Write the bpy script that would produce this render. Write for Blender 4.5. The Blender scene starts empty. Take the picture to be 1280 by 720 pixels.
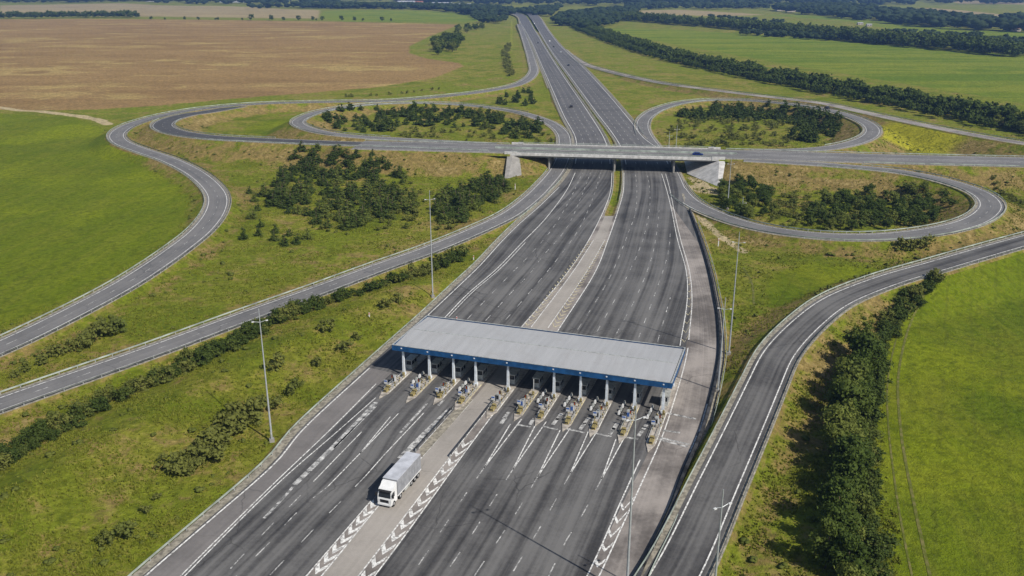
import bpy, math, random
import numpy as np
from mathutils import Vector, Matrix

random.seed(7); rng = np.random.default_rng(7)
scene = bpy.context.scene
COL = scene.collection

# ------------------------------------------------------------------ camera, world, sun, exposure
F, YH, H, CX, CY = 1100.0, -25.0, 80.0, 640.0, 360.0        # survey of the photograph: focal length in px, horizon row, drone height
PITCH = math.atan((CY - YH) / F); CT, ST = math.cos(PITCH), math.sin(PITCH)
cam = bpy.data.objects.new('camera', bpy.data.cameras.new('camera')); COL.objects.link(cam)
cam.location = (0, 0, H); cam.rotation_euler = (math.pi / 2 - PITCH, 0, 0)
cam.data.sensor_width = 36; cam.data.lens = 36 * F / 1280.0
cam.data.clip_start = 1; cam.data.clip_end = 40000
scene.camera = cam
SUN_EL, SUN_AZ = math.radians(43), math.radians(-44)          # azimuth from +X, anticlockwise
to_sun = Vector((math.cos(SUN_AZ) * math.cos(SUN_EL), math.sin(SUN_AZ) * math.cos(SUN_EL), math.sin(SUN_EL)))
world = bpy.data.worlds.new('World'); scene.world = world; world.use_nodes = True
wn = world.node_tree
sky = wn.nodes.new('ShaderNodeTexSky'); sky.sky_type = 'NISHITA'; sky.sun_disc = False
sky.sun_elevation = SUN_EL; sky.sun_rotation = math.atan2(to_sun.x, to_sun.y)
bg = wn.nodes['Background']; bg.inputs['Strength'].default_value = 0.08
wn.links.new(sky.outputs[0], bg.inputs['Color'])
sl = bpy.data.lights.new('sun', 'SUN'); sl.energy = 4.3; sl.angle = math.radians(0.5); sl.color = (1.0, 0.95, 0.87)
so = bpy.data.objects.new('sun', sl); COL.objects.link(so); so.rotation_euler = to_sun.to_track_quat('Z', 'Y').to_euler()
scene.view_settings.view_transform = 'Standard'; scene.view_settings.look = 'None'
scene.view_settings.exposure = 0.30; scene.view_settings.gamma = 1.0; scene.view_settings.use_curve_mapping = False
scene.render.resolution_x, scene.render.resolution_y = 1024, 576

# ------------------------------------------------------------------ geometry helpers
def at(px, py, z=0.0):
    """survey: the point at height z seen at photograph pixel (px, py)"""
    u, v = (px - CX) / F, (py - CY) / F
    d = np.array([u, CT - v * ST, -ST - v * CT]); t = (z - H) / d[2]
    return np.array([d[0] * t, d[1] * t, z])
def slant(p): return math.sqrt(p[0] ** 2 + p[1] ** 2 + (p[2] - H) ** 2)
def pts(px): return np.array([at(*p) for p in px])
def spline(P, step=4.0):
    """Catmull-Rom through P, evenly resampled"""
    P = np.asarray(P, float); Q = np.vstack([2 * P[0] - P[1], P, 2 * P[-1] - P[-2]]); out = []
    for i in range(1, len(Q) - 2):
        p0, p1, p2, p3 = Q[i - 1:i + 3]
        t = np.linspace(0, 1, 24, endpoint=False)[:, None]
        a = max(1e-6, np.linalg.norm(p1 - p0)) ** .5; b = max(1e-6, np.linalg.norm(p2 - p1)) ** .5; c = max(1e-6, np.linalg.norm(p3 - p2)) ** .5
        m1 = (p1 - p0) / a - (p2 - p0) / (a + b) + (p2 - p1) / b
        m2 = (p2 - p1) / b - (p3 - p1) / (b + c) + (p3 - p2) / c
        m1 = m1 * b; m2 = m2 * b
        out.append((2*t**3-3*t**2+1)*p1 + (t**3-2*t**2+t)*m1 + (-2*t**3+3*t**2)*p2 + (t**3-t**2)*m2)
    out.append(P[-1:]); out = np.vstack(out)
    return resample(out, step=step)
def arclen(P): return np.concatenate([[0], np.cumsum(np.linalg.norm(np.diff(P, axis=0), axis=1))])
def resample(P, n=None, step=None):
    s = arclen(P); L = s[-1]
    if n is None: n = max(2, int(round(L / step)) + 1)
    q = np.linspace(0, L, n)
    return np.stack([np.interp(q, s, P[:, k]) for k in range(P.shape[1])], 1)
def cut(P, a, b):
    """piece of polyline between arc lengths a and b"""
    s = arclen(P); q = np.concatenate([[a], s[(s > a) & (s < b)], [b]])
    return np.stack([np.interp(q, s, P[:, k]) for k in range(P.shape[1])], 1)
def normals2(P):
    T = np.gradient(P[:, :2], axis=0); T /= np.maximum(1e-9, np.linalg.norm(T, axis=1))[:, None]
    return np.stack([-T[:, 1], T[:, 0]], 1)                    # left of travel
def offset(P, d):
    Q = P.copy(); Q[:, :2] += normals2(P) * (d if np.isscalar(d) else np.asarray(d)[:, None]); return Q

class MB:
    """collects simple solids; build() links them as one mesh object"""
    def __init__(s): s.v, s.f, s.m, s.uv = [], [], [], None
    def add(s, V, Fs, mi=0):
        o = len(s.v); s.v += [tuple(map(float, p)) for p in V]; s.f += [tuple(o + i for i in q) for q in Fs]; s.m += [mi] * len(Fs); return s
    def box(s, c, d, rz=0.0, mi=0, taper=1.0):
        x, y, z = d[0] / 2, d[1] / 2, d[2] / 2; co, si = math.cos(rz), math.sin(rz); V = []
        for k, (a, b) in ((-1, (1, 1)), (1, (taper, taper))):
            for i, j in ((-1, -1), (1, -1), (1, 1), (-1, 1)):
                X, Y = i * x * a, j * y * b
                V.append((c[0] + X * co - Y * si, c[1] + X * si + Y * co, c[2] + k * z))
        return s.add(V, [(3,2,1,0),(4,5,6,7),(0,1,5,4),(1,2,6,5),(2,3,7,6),(3,0,4,7)], mi)
    def tube(s, a, b, r0, r1=None, n=8, mi=0):
        a, b = Vector(a), Vector(b); r1 = r0 if r1 is None else r1; d = (b - a).normalized()
        x = d.orthogonal().normalized(); y = d.cross(x); V = []
        for p, r in ((a, r0), (b, r1)):
            for k in range(n):
                t = 2 * math.pi * k / n; V.append(p + x * (r * math.cos(t)) + y * (r * math.sin(t)))
        Fs = [(k, (k+1) % n, n + (k+1) % n, n + k) for k in range(n)] + [tuple(range(n-1, -1, -1)), tuple(range(n, 2*n))]
        return s.add(V, Fs, mi)
    def prism(s, prof, y0, y1, mi=0, axis='y'):
        """closed profile in (x, z), extruded along y"""
        n = len(prof); V = [(p[0], y0, p[1]) for p in prof] + [(p[0], y1, p[1]) for p in prof]
        Fs = [(k, (k+1) % n, n + (k+1) % n, n + k) for k in range(n)] + [tuple(range(n-1, -1, -1)), tuple(range(n, 2*n))]
        return s.add(V, Fs, mi)
    def build(s, name, mats, parent=None, **tags):
        me = bpy.data.meshes.new(name); me.from_pydata(s.v, [], s.f); 
        for m in (mats if isinstance(mats, (list, tuple)) else [mats]): me.materials.append(m)
        me.polygons.foreach_set('material_index', s.m)
        if s.uv is not None:
            ul = me.uv_layers.new(name='UVMap'); li = np.zeros(len(me.loops), np.int32); me.loops.foreach_get('vertex_index', li)
            ul.data.foreach_set('uv', np.asarray(s.uv, np.float32)[li].ravel())
        me.update(); return link(name, me, parent, **tags)
def link(name, data, parent=None, label=None, category=None, group=None, kind=None):
    o = bpy.data.objects.new(name, data); COL.objects.link(o)
    if parent: o.parent = parent
    return tag(o, label, category, group, kind)
def tag(o, label=None, category=None, group=None, kind=None):
    if label: o['label'] = label
    if category: o['category'] = category
    if group: o['group'] = group
    if kind: o['kind'] = kind
    return o
def thing(name, label, cat, loc=(0, 0, 0), rz=0.0, group=None):
    o = link(name, None, None, label, cat, group); o.location = [float(c) for c in loc]; o.rotation_euler = (0, 0, rz); o.empty_display_size = .5; return o
def copy_tree(o, parent=None):
    c = o.copy(); COL.objects.link(c)
    if parent: c.parent = parent
    for ch in list(o.children): copy_tree(ch, c)
    return c
def ribbon_arrays(A, B, cols=2):
    """grid between polylines A and B (same length); uv = metres across / along"""
    n = len(A); t = np.linspace(0, 1, cols)
    V = (A[:, None, :] * (1 - t)[None, :, None] + B[:, None, :] * t[None, :, None]).reshape(-1, 3)
    w = np.linalg.norm(B - A, axis=1); s = arclen((A + B) / 2)
    uv = np.stack([(w[:, None] * t[None, :]), np.repeat(s[:, None], cols, 1)], 2).reshape(-1, 2)
    i = np.arange(n - 1)[:, None] * cols + np.arange(cols - 1)[None, :]
    Fq = np.stack([i, i + 1, i + cols + 1, i + cols], 2).reshape(-1, 4)
    return V, Fq, uv
def ribbon(name, A, B, mat, cols=2, parent=None, **tags):
    V, Fq, uv = ribbon_arrays(A, B, cols); mb = MB(); mb.uv = []
    mb.add(V, Fq.tolist()); mb.uv = uv
    o = mb.build(name, mat, parent, **tags)
    return o

# ------------------------------------------------------------------ materials
class NT:
    def __init__(s, name):
        s.m = bpy.data.materials.new(name); s.m.use_nodes = True; s.t = s.m.node_tree
        s.b = s.t.nodes['Principled BSDF']; s.out = s.t.nodes['Material Output']
        s.b.inputs['Specular IOR Level'].default_value = .25
    def n(s, typ, ins=None, **props):
        nd = s.t.nodes.new('ShaderNode' + typ)
        for k, v in props.items(): setattr(nd, k, v)
        for k, v in (ins or {}).items(): s.put(nd.inputs[k], v)
        return nd
    def put(s, sock, v):
        if isinstance(v, bpy.types.NodeSocket): s.t.links.new(v, sock)
        elif isinstance(v, (tuple, list)) and len(v) == 3 and sock.type == 'RGBA': sock.default_value = (*v, 1)
        else: sock.default_value = v
    def math(s, op, a, b=0.0, c=None):
        nd = s.n('Math', operation=op); s.put(nd.inputs[0], a); s.put(nd.inputs[1], b)
        if c is not None: s.put(nd.inputs[2], c)
        return nd.outputs[0]
    def mix(s, f, a, b, mode='MIX'):
        nd = s.n('Mix', data_type='RGBA', blend_type=mode); s.put(nd.inputs[0], f); s.put(nd.inputs[6], a); s.put(nd.inputs[7], b); return nd.outputs[2]
    def noise(s, vec, scale, detail=4.0, rough=.55, dist=0.0):
        nd = s.n('TexNoise', {'Scale': scale, 'Detail': detail, 'Roughness': rough, 'Distortion': dist})
        if vec is not None: s.put(nd.inputs['Vector'], vec)
        return nd.outputs['Fac']
    def ramp(s, f, lo, hi):
        nd = s.n('MapRange', {'From Min': lo, 'From Max': hi}, interpolation_type='SMOOTHSTEP'); s.put(nd.inputs[0], f); return nd.outputs[0]
    def pos(s): return s.n('NewGeometry').outputs['Position']
    def obj(s): return s.n('TexCoord').outputs['Object']
    def mapping(s, vec, scale=(1, 1, 1), loc=(0, 0, 0), rot=(0, 0, 0)):
        nd = s.n('Mapping'); s.put(nd.inputs[0], vec); nd.inputs['Scale'].default_value = scale; nd.inputs['Location'].default_value = loc; nd.inputs['Rotation'].default_value = rot
        return nd.outputs[0]
    def attr(s, name, out='Fac'): return s.n('Attribute', attribute_name=name).outputs[out]
    def bump(s, h, strength=.5, dist=.1):
        nd = s.n('Bump', {'Strength': strength, 'Distance': dist}); s.put(nd.inputs['Height'], h); s.put(s.b.inputs['Normal'], nd.outputs[0])
    def col(s, c, rough=.85, metal=0.0):
        s.put(s.b.inputs['Base Color'], c); s.put(s.b.inputs['Roughness'], rough); s.put(s.b.inputs['Metallic'], metal); return s.m
def M_plain(name, c, rough=.7, metal=0.0, var=.12, scale=3.0):
    t = NT(name); f = t.noise(t.obj(), scale, 5); d = tuple(x * (1 - var * 1.6) for x in c); l = tuple(min(1, x * (1 + var)) for x in c)
    return t.col(t.mix(t.ramp(f, .3, .7), d, l), rough, metal)
def M_asphalt(name, dark, light, streak=.6, patch=.4):
    t = NT(name); uv = t.n('TexCoord').outputs['UV']
    s1 = t.noise(t.mapping(uv, (.36, .0055, 1)), 1.0, 3, .5)
    s2 = t.noise(t.mapping(uv, (1.1, .012, 1), (9, 3, 0)), 1.0, 2, .5)
    p = t.noise(t.pos(), .07, 5, .6); g = t.noise(t.pos(), 1.3, 5, .7); mic = t.noise(t.pos(), 9.0, 2, .7)
    f = t.math('ADD', t.math('MULTIPLY', t.ramp(s1, .25, .75), streak * .6), t.math('MULTIPLY', t.ramp(s2, .25, .75), streak * .4)); f = t.math('ADD', f, (1 - streak) * .45)
    f = t.math('ADD', f, t.math('MULTIPLY', t.math('SUBTRACT', p, .5), patch * 2))
    f = t.math('ADD', f, t.math('MULTIPLY', t.math('SUBTRACT', g, .5), .5))
    f = t.math('ADD', f, t.math('MULTIPLY', t.math('SUBTRACT', mic, .5), .25))
    c = t.mix(t.ramp(f, -.05, .9), dark, light)
    # cracks sealed with bitumen, thin transverse joints
    w = t.n('TexVoronoi', {'Scale': .09}, feature='DISTANCE_TO_EDGE'); t.put(w.inputs['Vector'], t.n('VectorMath', operation='ADD').outputs[0])
    vm = w.inputs['Vector'].links[0].from_node; t.put(vm.inputs[0], t.pos()); nz = t.n('TexNoise', {'Scale': .6}); t.put(nz.inputs['Vector'], t.pos()); t.put(vm.inputs[1], nz.outputs['Color'])
    cr = t.math('MULTIPLY', t.math('LESS_THAN', w.outputs['Distance'], .008), t.ramp(t.noise(t.pos(), .03, 2), .5, .6))
    c = t.mix(t.math('MULTIPLY', cr, .45), c, tuple(x * .55 for x in dark))
    t.bump(mic, .25, .02); return t.col(c, .9)
def M_leaf(name, a, b, c, hue=.5):
    t = NT(name); tone = t.attr('tone'); r = t.n('ObjectInfo').outputs['Random']; big = t.noise(t.pos(), .05, 2)
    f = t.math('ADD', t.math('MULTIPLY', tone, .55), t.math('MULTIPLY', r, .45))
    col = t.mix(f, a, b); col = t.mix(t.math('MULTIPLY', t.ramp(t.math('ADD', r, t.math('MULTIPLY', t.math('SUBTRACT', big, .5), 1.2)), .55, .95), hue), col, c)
    t.put(t.b.inputs['Base Color'], col); t.b.inputs['Roughness'].default_value = .75; t.b.inputs['Specular IOR Level'].default_value = .15
    tr = t.n('BsdfTranslucent'); t.put(tr.inputs['Color'], col); mx = t.n('MixShader', {0: .32})
    t.t.links.new(t.b.outputs[0], mx.inputs[1]); t.t.links.new(tr.outputs[0], mx.inputs[2]); t.t.links.new(mx.outputs[0], t.out.inputs[0]); return t.m

M = {}
M['asphalt'] = M_asphalt('plaza_asphalt', (.032, .031, .032), (.142, .137, .131), .95, .5)
M['asphalt_far'] = M_asphalt('motorway_asphalt', (.066, .065, .068), (.138, .134, .133), .6, .45)
M['asphalt_ramp'] = M_asphalt('ramp_asphalt', (.095, .094, .095), (.185, .178, .172), .5, .5)
M['asphalt_new'] = M_asphalt('dark_asphalt', (.038, .038, .042), (.085, .084, .086), .5, .3)
M['asphalt_pale'] = M_asphalt('worn_asphalt', (.10, .088, .080), (.30, .268, .240), .35, 1.3)
M['asphalt_shoulder'] = M_asphalt('shoulder_asphalt', (.105, .098, .094), (.195, .180, .170), .4, .7)
M['concrete_road'] = M_asphalt('concrete_paving', (.22, .200, .175), (.345, .315, .28), .35, .6)
M['gravel'] = M_plain('gravel', (.26, .235, .185), .95, 0, .3, 1.2)
t = NT('paint'); uvn = t.noise(t.pos(), 1.6, 6, .7)
M['paint'] = t.col(t.mix(t.ramp(uvn, .34, .58), (.20, .19, .18), (.72, .71, .67)), .7)
t = NT('worn_paint'); uvn = t.noise(t.pos(), .9, 6, .75)
M['paint_worn'] = t.col(t.mix(t.ramp(uvn, .38, .66), (.10, .098, .095), (.60, .59, .56)), .7)
M['paint_yellow'] = M_plain('yellowed_paint', (.50, .44, .27), .8, 0, .35, 1.5)
M['steel'] = M_plain('galvanised_steel', (.42, .43, .41), .55, .3, .2, 2)
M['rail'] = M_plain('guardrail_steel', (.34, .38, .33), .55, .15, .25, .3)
M['rail_shaded'] = M_plain('shaded_rail_steel', (.13, .135, .125), .6, .1, .3, .3)  # same guard rail steel, shade of its back side put into the colour
M['dark_rail'] = M_plain('dark_barrier', (.045, .045, .047), .7, .1, .5, .6)
M['pole'] = M_plain('pole_steel', (.40, .42, .43), .45, .3, .1, 1)
M['lamp_white'] = M_plain('lamp_housing', (.55, .55, .54), .5, 0, .05)
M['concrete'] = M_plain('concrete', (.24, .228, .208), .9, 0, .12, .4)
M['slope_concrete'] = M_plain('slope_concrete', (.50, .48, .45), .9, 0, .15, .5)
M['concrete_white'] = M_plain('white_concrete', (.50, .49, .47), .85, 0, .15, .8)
M['kerb'] = M_plain('kerb_concrete', (.35, .315, .27), .9, 0, .25, 1.2)
M['hazard_yellow'] = M_plain('yellow_paint', (.27, .22, .09), .6, 0, .3, 2.5)
M['black'] = M_plain('black_rubber', (.02, .02, .021), .7, 0, .2)
M['booth_white'] = M_plain('booth_panel', (.42, .43, .44), .5, 0, .12, 1.5)
M['booth_blue'] = M_plain('blue_panel', (.05, .12, .36), .5, 0, .2, 1.5)
M['glass'] = M_plain('dark_glass', (.02, .025, .03), .08, 0, .1); M['glass'].node_tree.nodes['Principled BSDF'].inputs['Specular IOR Level'].default_value = .6
M['red'] = M_plain('red_paint', (.45, .04, .03), .5); M['orange'] = M_plain('orange_lens', (.6, .2, .02), .4)
M['blue'] = M_plain('canopy_blue', (.012, .070, .185), .5, 0, .18, .8)
M['column'] = M_plain('column_paint', (.60, .64, .68), .5, 0, .1, 1.5)
M['truck_white'] = M_plain('truck_paint', (.66, .66, .65), .35, 0, .06, 1)
M['tarpaulin'] = M_plain('grey_tarpaulin', (.25, .255, .27), .55, 0, .12, .9)
M['tarp_roof'] = M_plain('tarpaulin_roof', (.44, .45, .48), .6, 0, .12, .7)
M['chassis'] = M_plain('chassis_black', (.03, .03, .032), .6)
M['rim'] = M_plain('rim_alloy', (.5, .5, .5), .4, .6)
M['bark'] = M_plain('bark', (.10, .075, .05), .95, 0, .3, 4)
M['leaf'] = M_leaf('broad_leaves', (.040, .066, .010), (.098, .132, .022), (.160, .180, .036), .75)
M['needle'] = M_leaf('pine_needles', (.038, .062, .012), (.090, .120, .022), (.145, .170, .034), .7)
M['shrub'] = M_leaf('shrub_leaves', (.038, .062, .011), (.092, .120, .022), (.165, .170, .038), .75)
M['weed'] = M_leaf('weed_leaves', (.085, .110, .018), (.165, .175, .034), (.245, .205, .080), .9)
M['tuft'] = M_leaf('grass_blades', (.140, .172, .015), (.245, .238, .038), (.330, .275, .110), .25)
M['far_leaf'] = M_leaf('far_leaves', (.022, .040, .012), (.055, .080, .022), (.080, .100, .030))
# corrugated canopy sheet
t = NT('roof_sheet'); wv = t.n('TexWave', {'Scale': 1.15, 'Distortion': 0.0}, bands_direction='X'); t.put(wv.inputs[0], t.obj())
pn = t.noise(t.mapping(t.obj(), (.9, .05, 1)), 1, 3); dirt = t.noise(t.obj(), .25, 5, .65)
c = t.mix(t.ramp(pn, .3, .7), (.36, .36, .36), (.40, .40, .40)); c = t.mix(t.math('MULTIPLY', t.ramp(dirt, .45, .75), .5), c, (.33, .32, .31))
t.bump(wv.outputs['Fac'], .22, .04); M['roof_sheet'] = t.col(c, .6, .15)
# one ground material: fields told apart by signed distances stored on the mesh
def ground_material(name, fields=True):
    t = NT(name); P = t.pos()
    n1 = t.noise(P, .010, 5, .6); n2 = t.noise(P, .045, 5, .65, .8); n3 = t.noise(P, .22, 6, .7, .4); n35 = t.noise(P, .45, 5, .7, .5); n4 = t.noise(P, .9, 5, .75); n5 = t.noise(P, 3.0, 3, .7)
    dry = t.attr('dry') if fields else .45
    g = t.mix(t.ramp(n2, .36, .62), (.118, .148, .011), (.225, .220, .030)); g = t.mix(t.ramp(n1, .40, .62), g, (.160, .190, .015)); g = t.mix(t.ramp(n3, .55, .75), g, (.110, .138, .014))
    dryf = t.math('ADD', t.math('MULTIPLY', dry, .70), t.math('MULTIPLY', t.math('SUBTRACT', n3, .5), 2.6)); dryf = t.math('ADD', dryf, t.math('MULTIPLY', t.math('SUBTRACT', n2, .43), 2.2))
    g = t.mix(t.ramp(dryf, .10, .75), g, (.225, .165, .062))
    pale = t.ramp(t.math('ADD', t.math('MULTIPLY', n35, .55), t.math('MULTIPLY', n2, .55)), .58, .74)
    g = t.mix(t.math('MULTIPLY', pale, t.math('ADD', .12, t.math('MULTIPLY', dry, .5))), g, (.40, .32, .17))
    wob = t.math('ADD', t.math('MULTIPLY', t.math('SUBTRACT', t.noise(P, .12, 4), .5), 7.0), t.math('MULTIPLY', t.math('SUBTRACT', n4, .5), 3.0))
    def field(name, col, w=1.2, wb=1.0):
        nonlocal g
        g = t.mix(t.ramp(t.math('ADD', t.attr(name), t.math('MULTIPLY', wob, wb)), -w, w), g, col)
    if fields:
        mow = t.noise(t.mapping(P, (.35, .02, 1), rot=(0, 0, .25)), 1, 4, .6)
        mg = t.mix(t.ramp(n2, .34, .64), (.098, .142, .004), (.172, .190, .011)); mg = t.mix(t.math('MULTIPLY', t.ramp(n1, .44, .58), .8), mg, (.138, .182, .006)); mg = t.mix(t.math('MULTIPLY', t.ramp(n3, .44, .64), .6), mg, (.085, .120, .004)); mg = t.mix(t.math('MULTIPLY', t.ramp(n35, .52, .66), .55), mg, (.074, .100, .007)); mg = t.mix(t.math('MULTIPLY', t.ramp(mow, .4, .7), .4), mg, (.19, .20, .022))
        mg = t.mix(t.math('MULTIPLY', t.ramp(n4, .60, .78), .25), mg, (.22, .22, .05))
        tl = t.n('TexWave', {'Scale': .055, 'Distortion': 1.2, 'Detail': 1}, bands_direction='X'); t.put(tl.inputs[0], t.mapping(P, rot=(0, 0, .45))); mg = t.mix(t.math('MULTIPLY', t.ramp(tl.outputs['Fac'], .93, .99), .30), mg, (.085, .10, .012))
        mb_ = t.noise(P, .017, 3, .5); mg = t.mix(t.math('MULTIPLY', t.ramp(mb_, .48, .66), .55), mg, (.21, .245, .008)); mg = t.mix(t.math('MULTIPLY', t.ramp(mb_, .44, .30), .5), mg, (.082, .125, .006))
        field('meadow', mg, 2.5)
        fs = t.noise(t.mapping(P, (.004, .03, 1), rot=(0, 0, .1)), 1, 6, .65)
        fg = t.mix(t.ramp(fs, .35, .65), (.110, .165, .010), (.200, .225, .024)); field('far_green', fg, 4)
        st = t.noise(t.mapping(P, (.005, .026, 1), rot=(0, 0, -.12)), 1, 6, .62); st2 = t.noise(t.mapping(P, (.02, .4, 1), rot=(0, 0, -.05)), 1, 5, .65)
        bf = t.mix(t.ramp(st, .30, .70), (.225, .140, .062), (.305, .198, .088)); bf = t.mix(t.math('MULTIPLY', t.ramp(st2, .42, .72), .25), bf, (.36, .245, .115))
        bl = t.noise(t.mapping(P, (.006, .016, 1), (4.2, .7, 0), rot=(0, 0, -.06)), 1, 4, .6); bf = t.mix(t.math('MULTIPLY', t.ramp(bl, .52, .66), .75), bf, (.40, .295, .12))
        field('brown', bf, 2.0)
        field('tan', t.mix(t.ramp(st, .3, .7), (.28, .21, .12), (.36, .29, .16)), 6); field('scrub', t.mix(n3, (.28, .27, .014), (.36, .33, .028)), 6)
        soil = t.math('ADD', t.attr('soil'), t.math('MULTIPLY', t.math('SUBTRACT', n3, .5), 2.2)); g = t.mix(t.ramp(soil, -.4, .6), g, t.mix(n4, (.36, .28, .17), (.52, .43, .29)))
        rut = t.math('ADD', t.attr('rut'), t.math('MULTIPLY', t.math('SUBTRACT', n4, .5), .8)); g = t.mix(t.math('MULTIPLY', t.ramp(rut, -.4, .35), .75), g, t.mix(n3, (.10, .085, .035), (.17, .14, .06)))
    v = t.math('ADD', t.math('ADD', t.math('MULTIPLY', t.ramp(n35, .36, .64), .45), t.math('MULTIPLY', t.ramp(n4, .34, .66), .35)), t.math('MULTIPLY', t.ramp(n3, .38, .62), .2))
    g = t.mix(1.0, g, t.mix(v, (.52, .55, .48), (1.30, 1.28, 1.15)), 'MULTIPLY')
    hgt = t.math('ADD', t.math('MULTIPLY', n4, .7), t.math('MULTIPLY', n5, .3)); t.bump(hgt, 1.0, .9)
    t.b.inputs['Specular IOR Level'].default_value = .1
    return t.col(g, .95)
M['bank'] = ground_material('bank_grass', False)
M['ground'] = ground_material('ground_cover')

# ------------------------------------------------------------------ roads surveyed: centre line, half width, gravel width
RD = {}
def road(key, px, hw, gravel=1.3, step=4.0):
    gravel = min(gravel, 1.0)
    RD[key] = dict(c=spline(pts(px), step), hw=hw, sh=gravel); return RD[key]
road('right_ramp', [(770,830,.1),(843,720,.4),(900,600,1.0),(946,500,2.0),(955,480,2.2),(975,440,2.8),(1013,400,3.5),(1048,375,4.0),(1110,350,4.7),(1168,333,5.3),(1265,305,6.2),(1370,278,7),(1500,252,7)], 3.9, 1.9, 3)
road('left_ramp', [(-220,585,.8),(-100,541,.8),(0,505,.8),(100,470,.9),(200,435,1.0),(300,398,1.0),(400,362,.9),(475,334,.7),(537,312,.5),(600,286,.25),(637,268,.1),(665,247,0),(682,230,0),(696,213,0),(704,195,0),(706,179,0),(704,168,0),(696,159,.1),(680,150,.4),(642,139,1.0),(580,131,1.9),(520,128.5,2.6),(457,131,3.4),(407,138,4.3),(381,146,4.9),(372,153,5.3),(383,160,5.8),(407,166,6.2),(445,170.5,6.6),(520,175,6.9),(575,178,6.97),(620,180,6.97)], 3.6, 1.6, 3)
road('outer_left_ramp', [(-260,540,.3),(-120,482,.4),(0,434,.5),(78,397,.6),(150,359,.8),(190,334,.9),(220,313,1.0),(250,289,1.2),(268,266,1.4),(272,247,1.6),(263,232,1.9),(242,215,2.3),(212,200,2.8),(177,188,3.2),(152,178,3.5),(146,168,3.7),(161,157,3.9),(200,145,4.0),(250,136,4.1),(325,129.5,3.9),(420,127,3.4),(480,126,3.0),(535,122,2.5),(595,115.5,1.8),(640,107.5,1.1),(658,100,.6),(667,90,.3),(665,76,.1),(659,57,0),(653,40,0),(649,30,0)], 4.0, 1.6, 4)
road('link_road', [(300,132.5,3.7),(257,140,4.0),(236,143,4.3),(213,149,4.8),(203,157,5.3),(219,165,5.9),(262,171.5,6.4),(325,175,6.8),(420,179,6.98),(480,181,6.98),(560,184,6.98),(640,187,6.98)], 5.6, 1.6, 4)
road('far_right_loop', [(846,235,-.03),(838,216,-.03),(826,196,-.03),(815,181,-.03),(806,168,-.02),(803,157,.1),(807,147,.4),(825,136,1.0),(855,128,1.8),(887,125,2.5),(925,125,3.2),(975,128.5,4.0),(1025,135.5,4.8),(1062,145,5.5),(1085,155,6.0),(1091,164,6.3),(1083,172.5,6.6),(1062,180,6.85),(1030,185.5,6.95),(985,188,6.95),(940,188,6.95)], 3.9, 1.6, 4)
road('far_outer_ramp', [(705,62,-.03),(717,72,-.03),(732,80.5,0),(755,87.5,.4),(792,96.5,1.2),(830,104,1.9),(900,113.5,3.0),(975,122.5,3.8),(1025,128.5,4.4),(1075,139,4.9),(1135,152,5.5),(1210,167,6.2),(1280,179,6.8),(1400,197,7)], 3.6, 1.6, 5)
road('near_right_loop', [(838,216,-.05),(846,234,-.05),(860,250,-.02),(882,262.5,.2),(927,279,.9),(974,289,1.6),(1036,295.5,2.5),(1099,296,3.3),(1161,290,4.1),(1208,279.5,4.8),(1232,267,5.2),(1238,254,5.6),(1222,240,6.0),(1177,225,6.4),(1124,214.5,6.7),(1055,207.5,6.92),(974,202,6.96),(930,199.5,6.96)], 4.0, 1.6, 3)
DECK_A, DECK_B = at(646, 186.0, 7), at(892, 192.2, 7)           # ends of the bridge deck
ax = DECK_B - DECK_A
E_ = [at(1000,195.3,7), at(1140,199.3,7), at(1280,202.5,7), at(1420,206,7)]
W_ = [DECK_A - ax * .85, DECK_A - ax * .45]
RD['cross_west'] = dict(c=spline([*W_, DECK_A - ax * .19], 5), hw=10.5, sh=1.5)
RD['cross_east'] = dict(c=spline([DECK_B + ax * .19, *E_], 5), hw=10.5, sh=1.5)

LC_L = [(95,795),(178,720),(251,657),(341,578),(373,539),(458,460),(531,394),(567,360),(597,332),(625,302),(646,281),(672,258),(698,233),(711,217),(716,205),(718,190),(717,172),(703,145),(684,100),(674,77),(665,55),(657,40),(651,30),(646,20),(633,16),(600,12.5)]
LC_R = [(318,797),(384,719),(464,626),(524,561),(551,531),(585,495),(650,411),(710,340),(736,300),(756,260),(763,240),(765,216),(764,195),(758,175),(738,142),(710,102),(686,66),(671,41),(660.5,24),(653,17.5),(636,14),(602,11.2)]
CO_L = [(336,797),(402,720),(476,629),(527,572),(591,500),(664,409),(716,340),(742,300),(756,270)]
CO_R = [(386,797),(449,719),(575,555),(612,508),(685,410),(733,340),(756,300),(767,270)]
RC_L = [(404,797),(469,719),(591,552),(636,494),(697,414),(744,340),(760,300),(773,262),(779,240),(780,216),(778,200),(770,177),(743,140),(714,100),(689,65),(674,40),(663,23),(656,16.5),(640,12.8),(606,10.2)]
RC_R = [(762,800),(797,714),(831,647),(852,592),(874,540),(886,500),(895,460),(897.5,440),(896,400),(892,375),(885,340),(875,305),(862,268),(853,245),(848,225),(838,205),(830,190),(806,172),(793,155),(761,117),(731,85),(701,57),(687,40),(673,20),(664,14.5),(645,11.2),(610,9)]
EDGE = {k: spline(pts(v), 3) for k, v in dict(LC_L=LC_L, LC_R=LC_R, CO_L=CO_L, CO_R=CO_R, RC_L=RC_L, RC_R=RC_R).items()}
motor_poly = np.vstack([EDGE['LC_L'][:, :2], EDGE['RC_R'][::-1, :2]])

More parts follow.
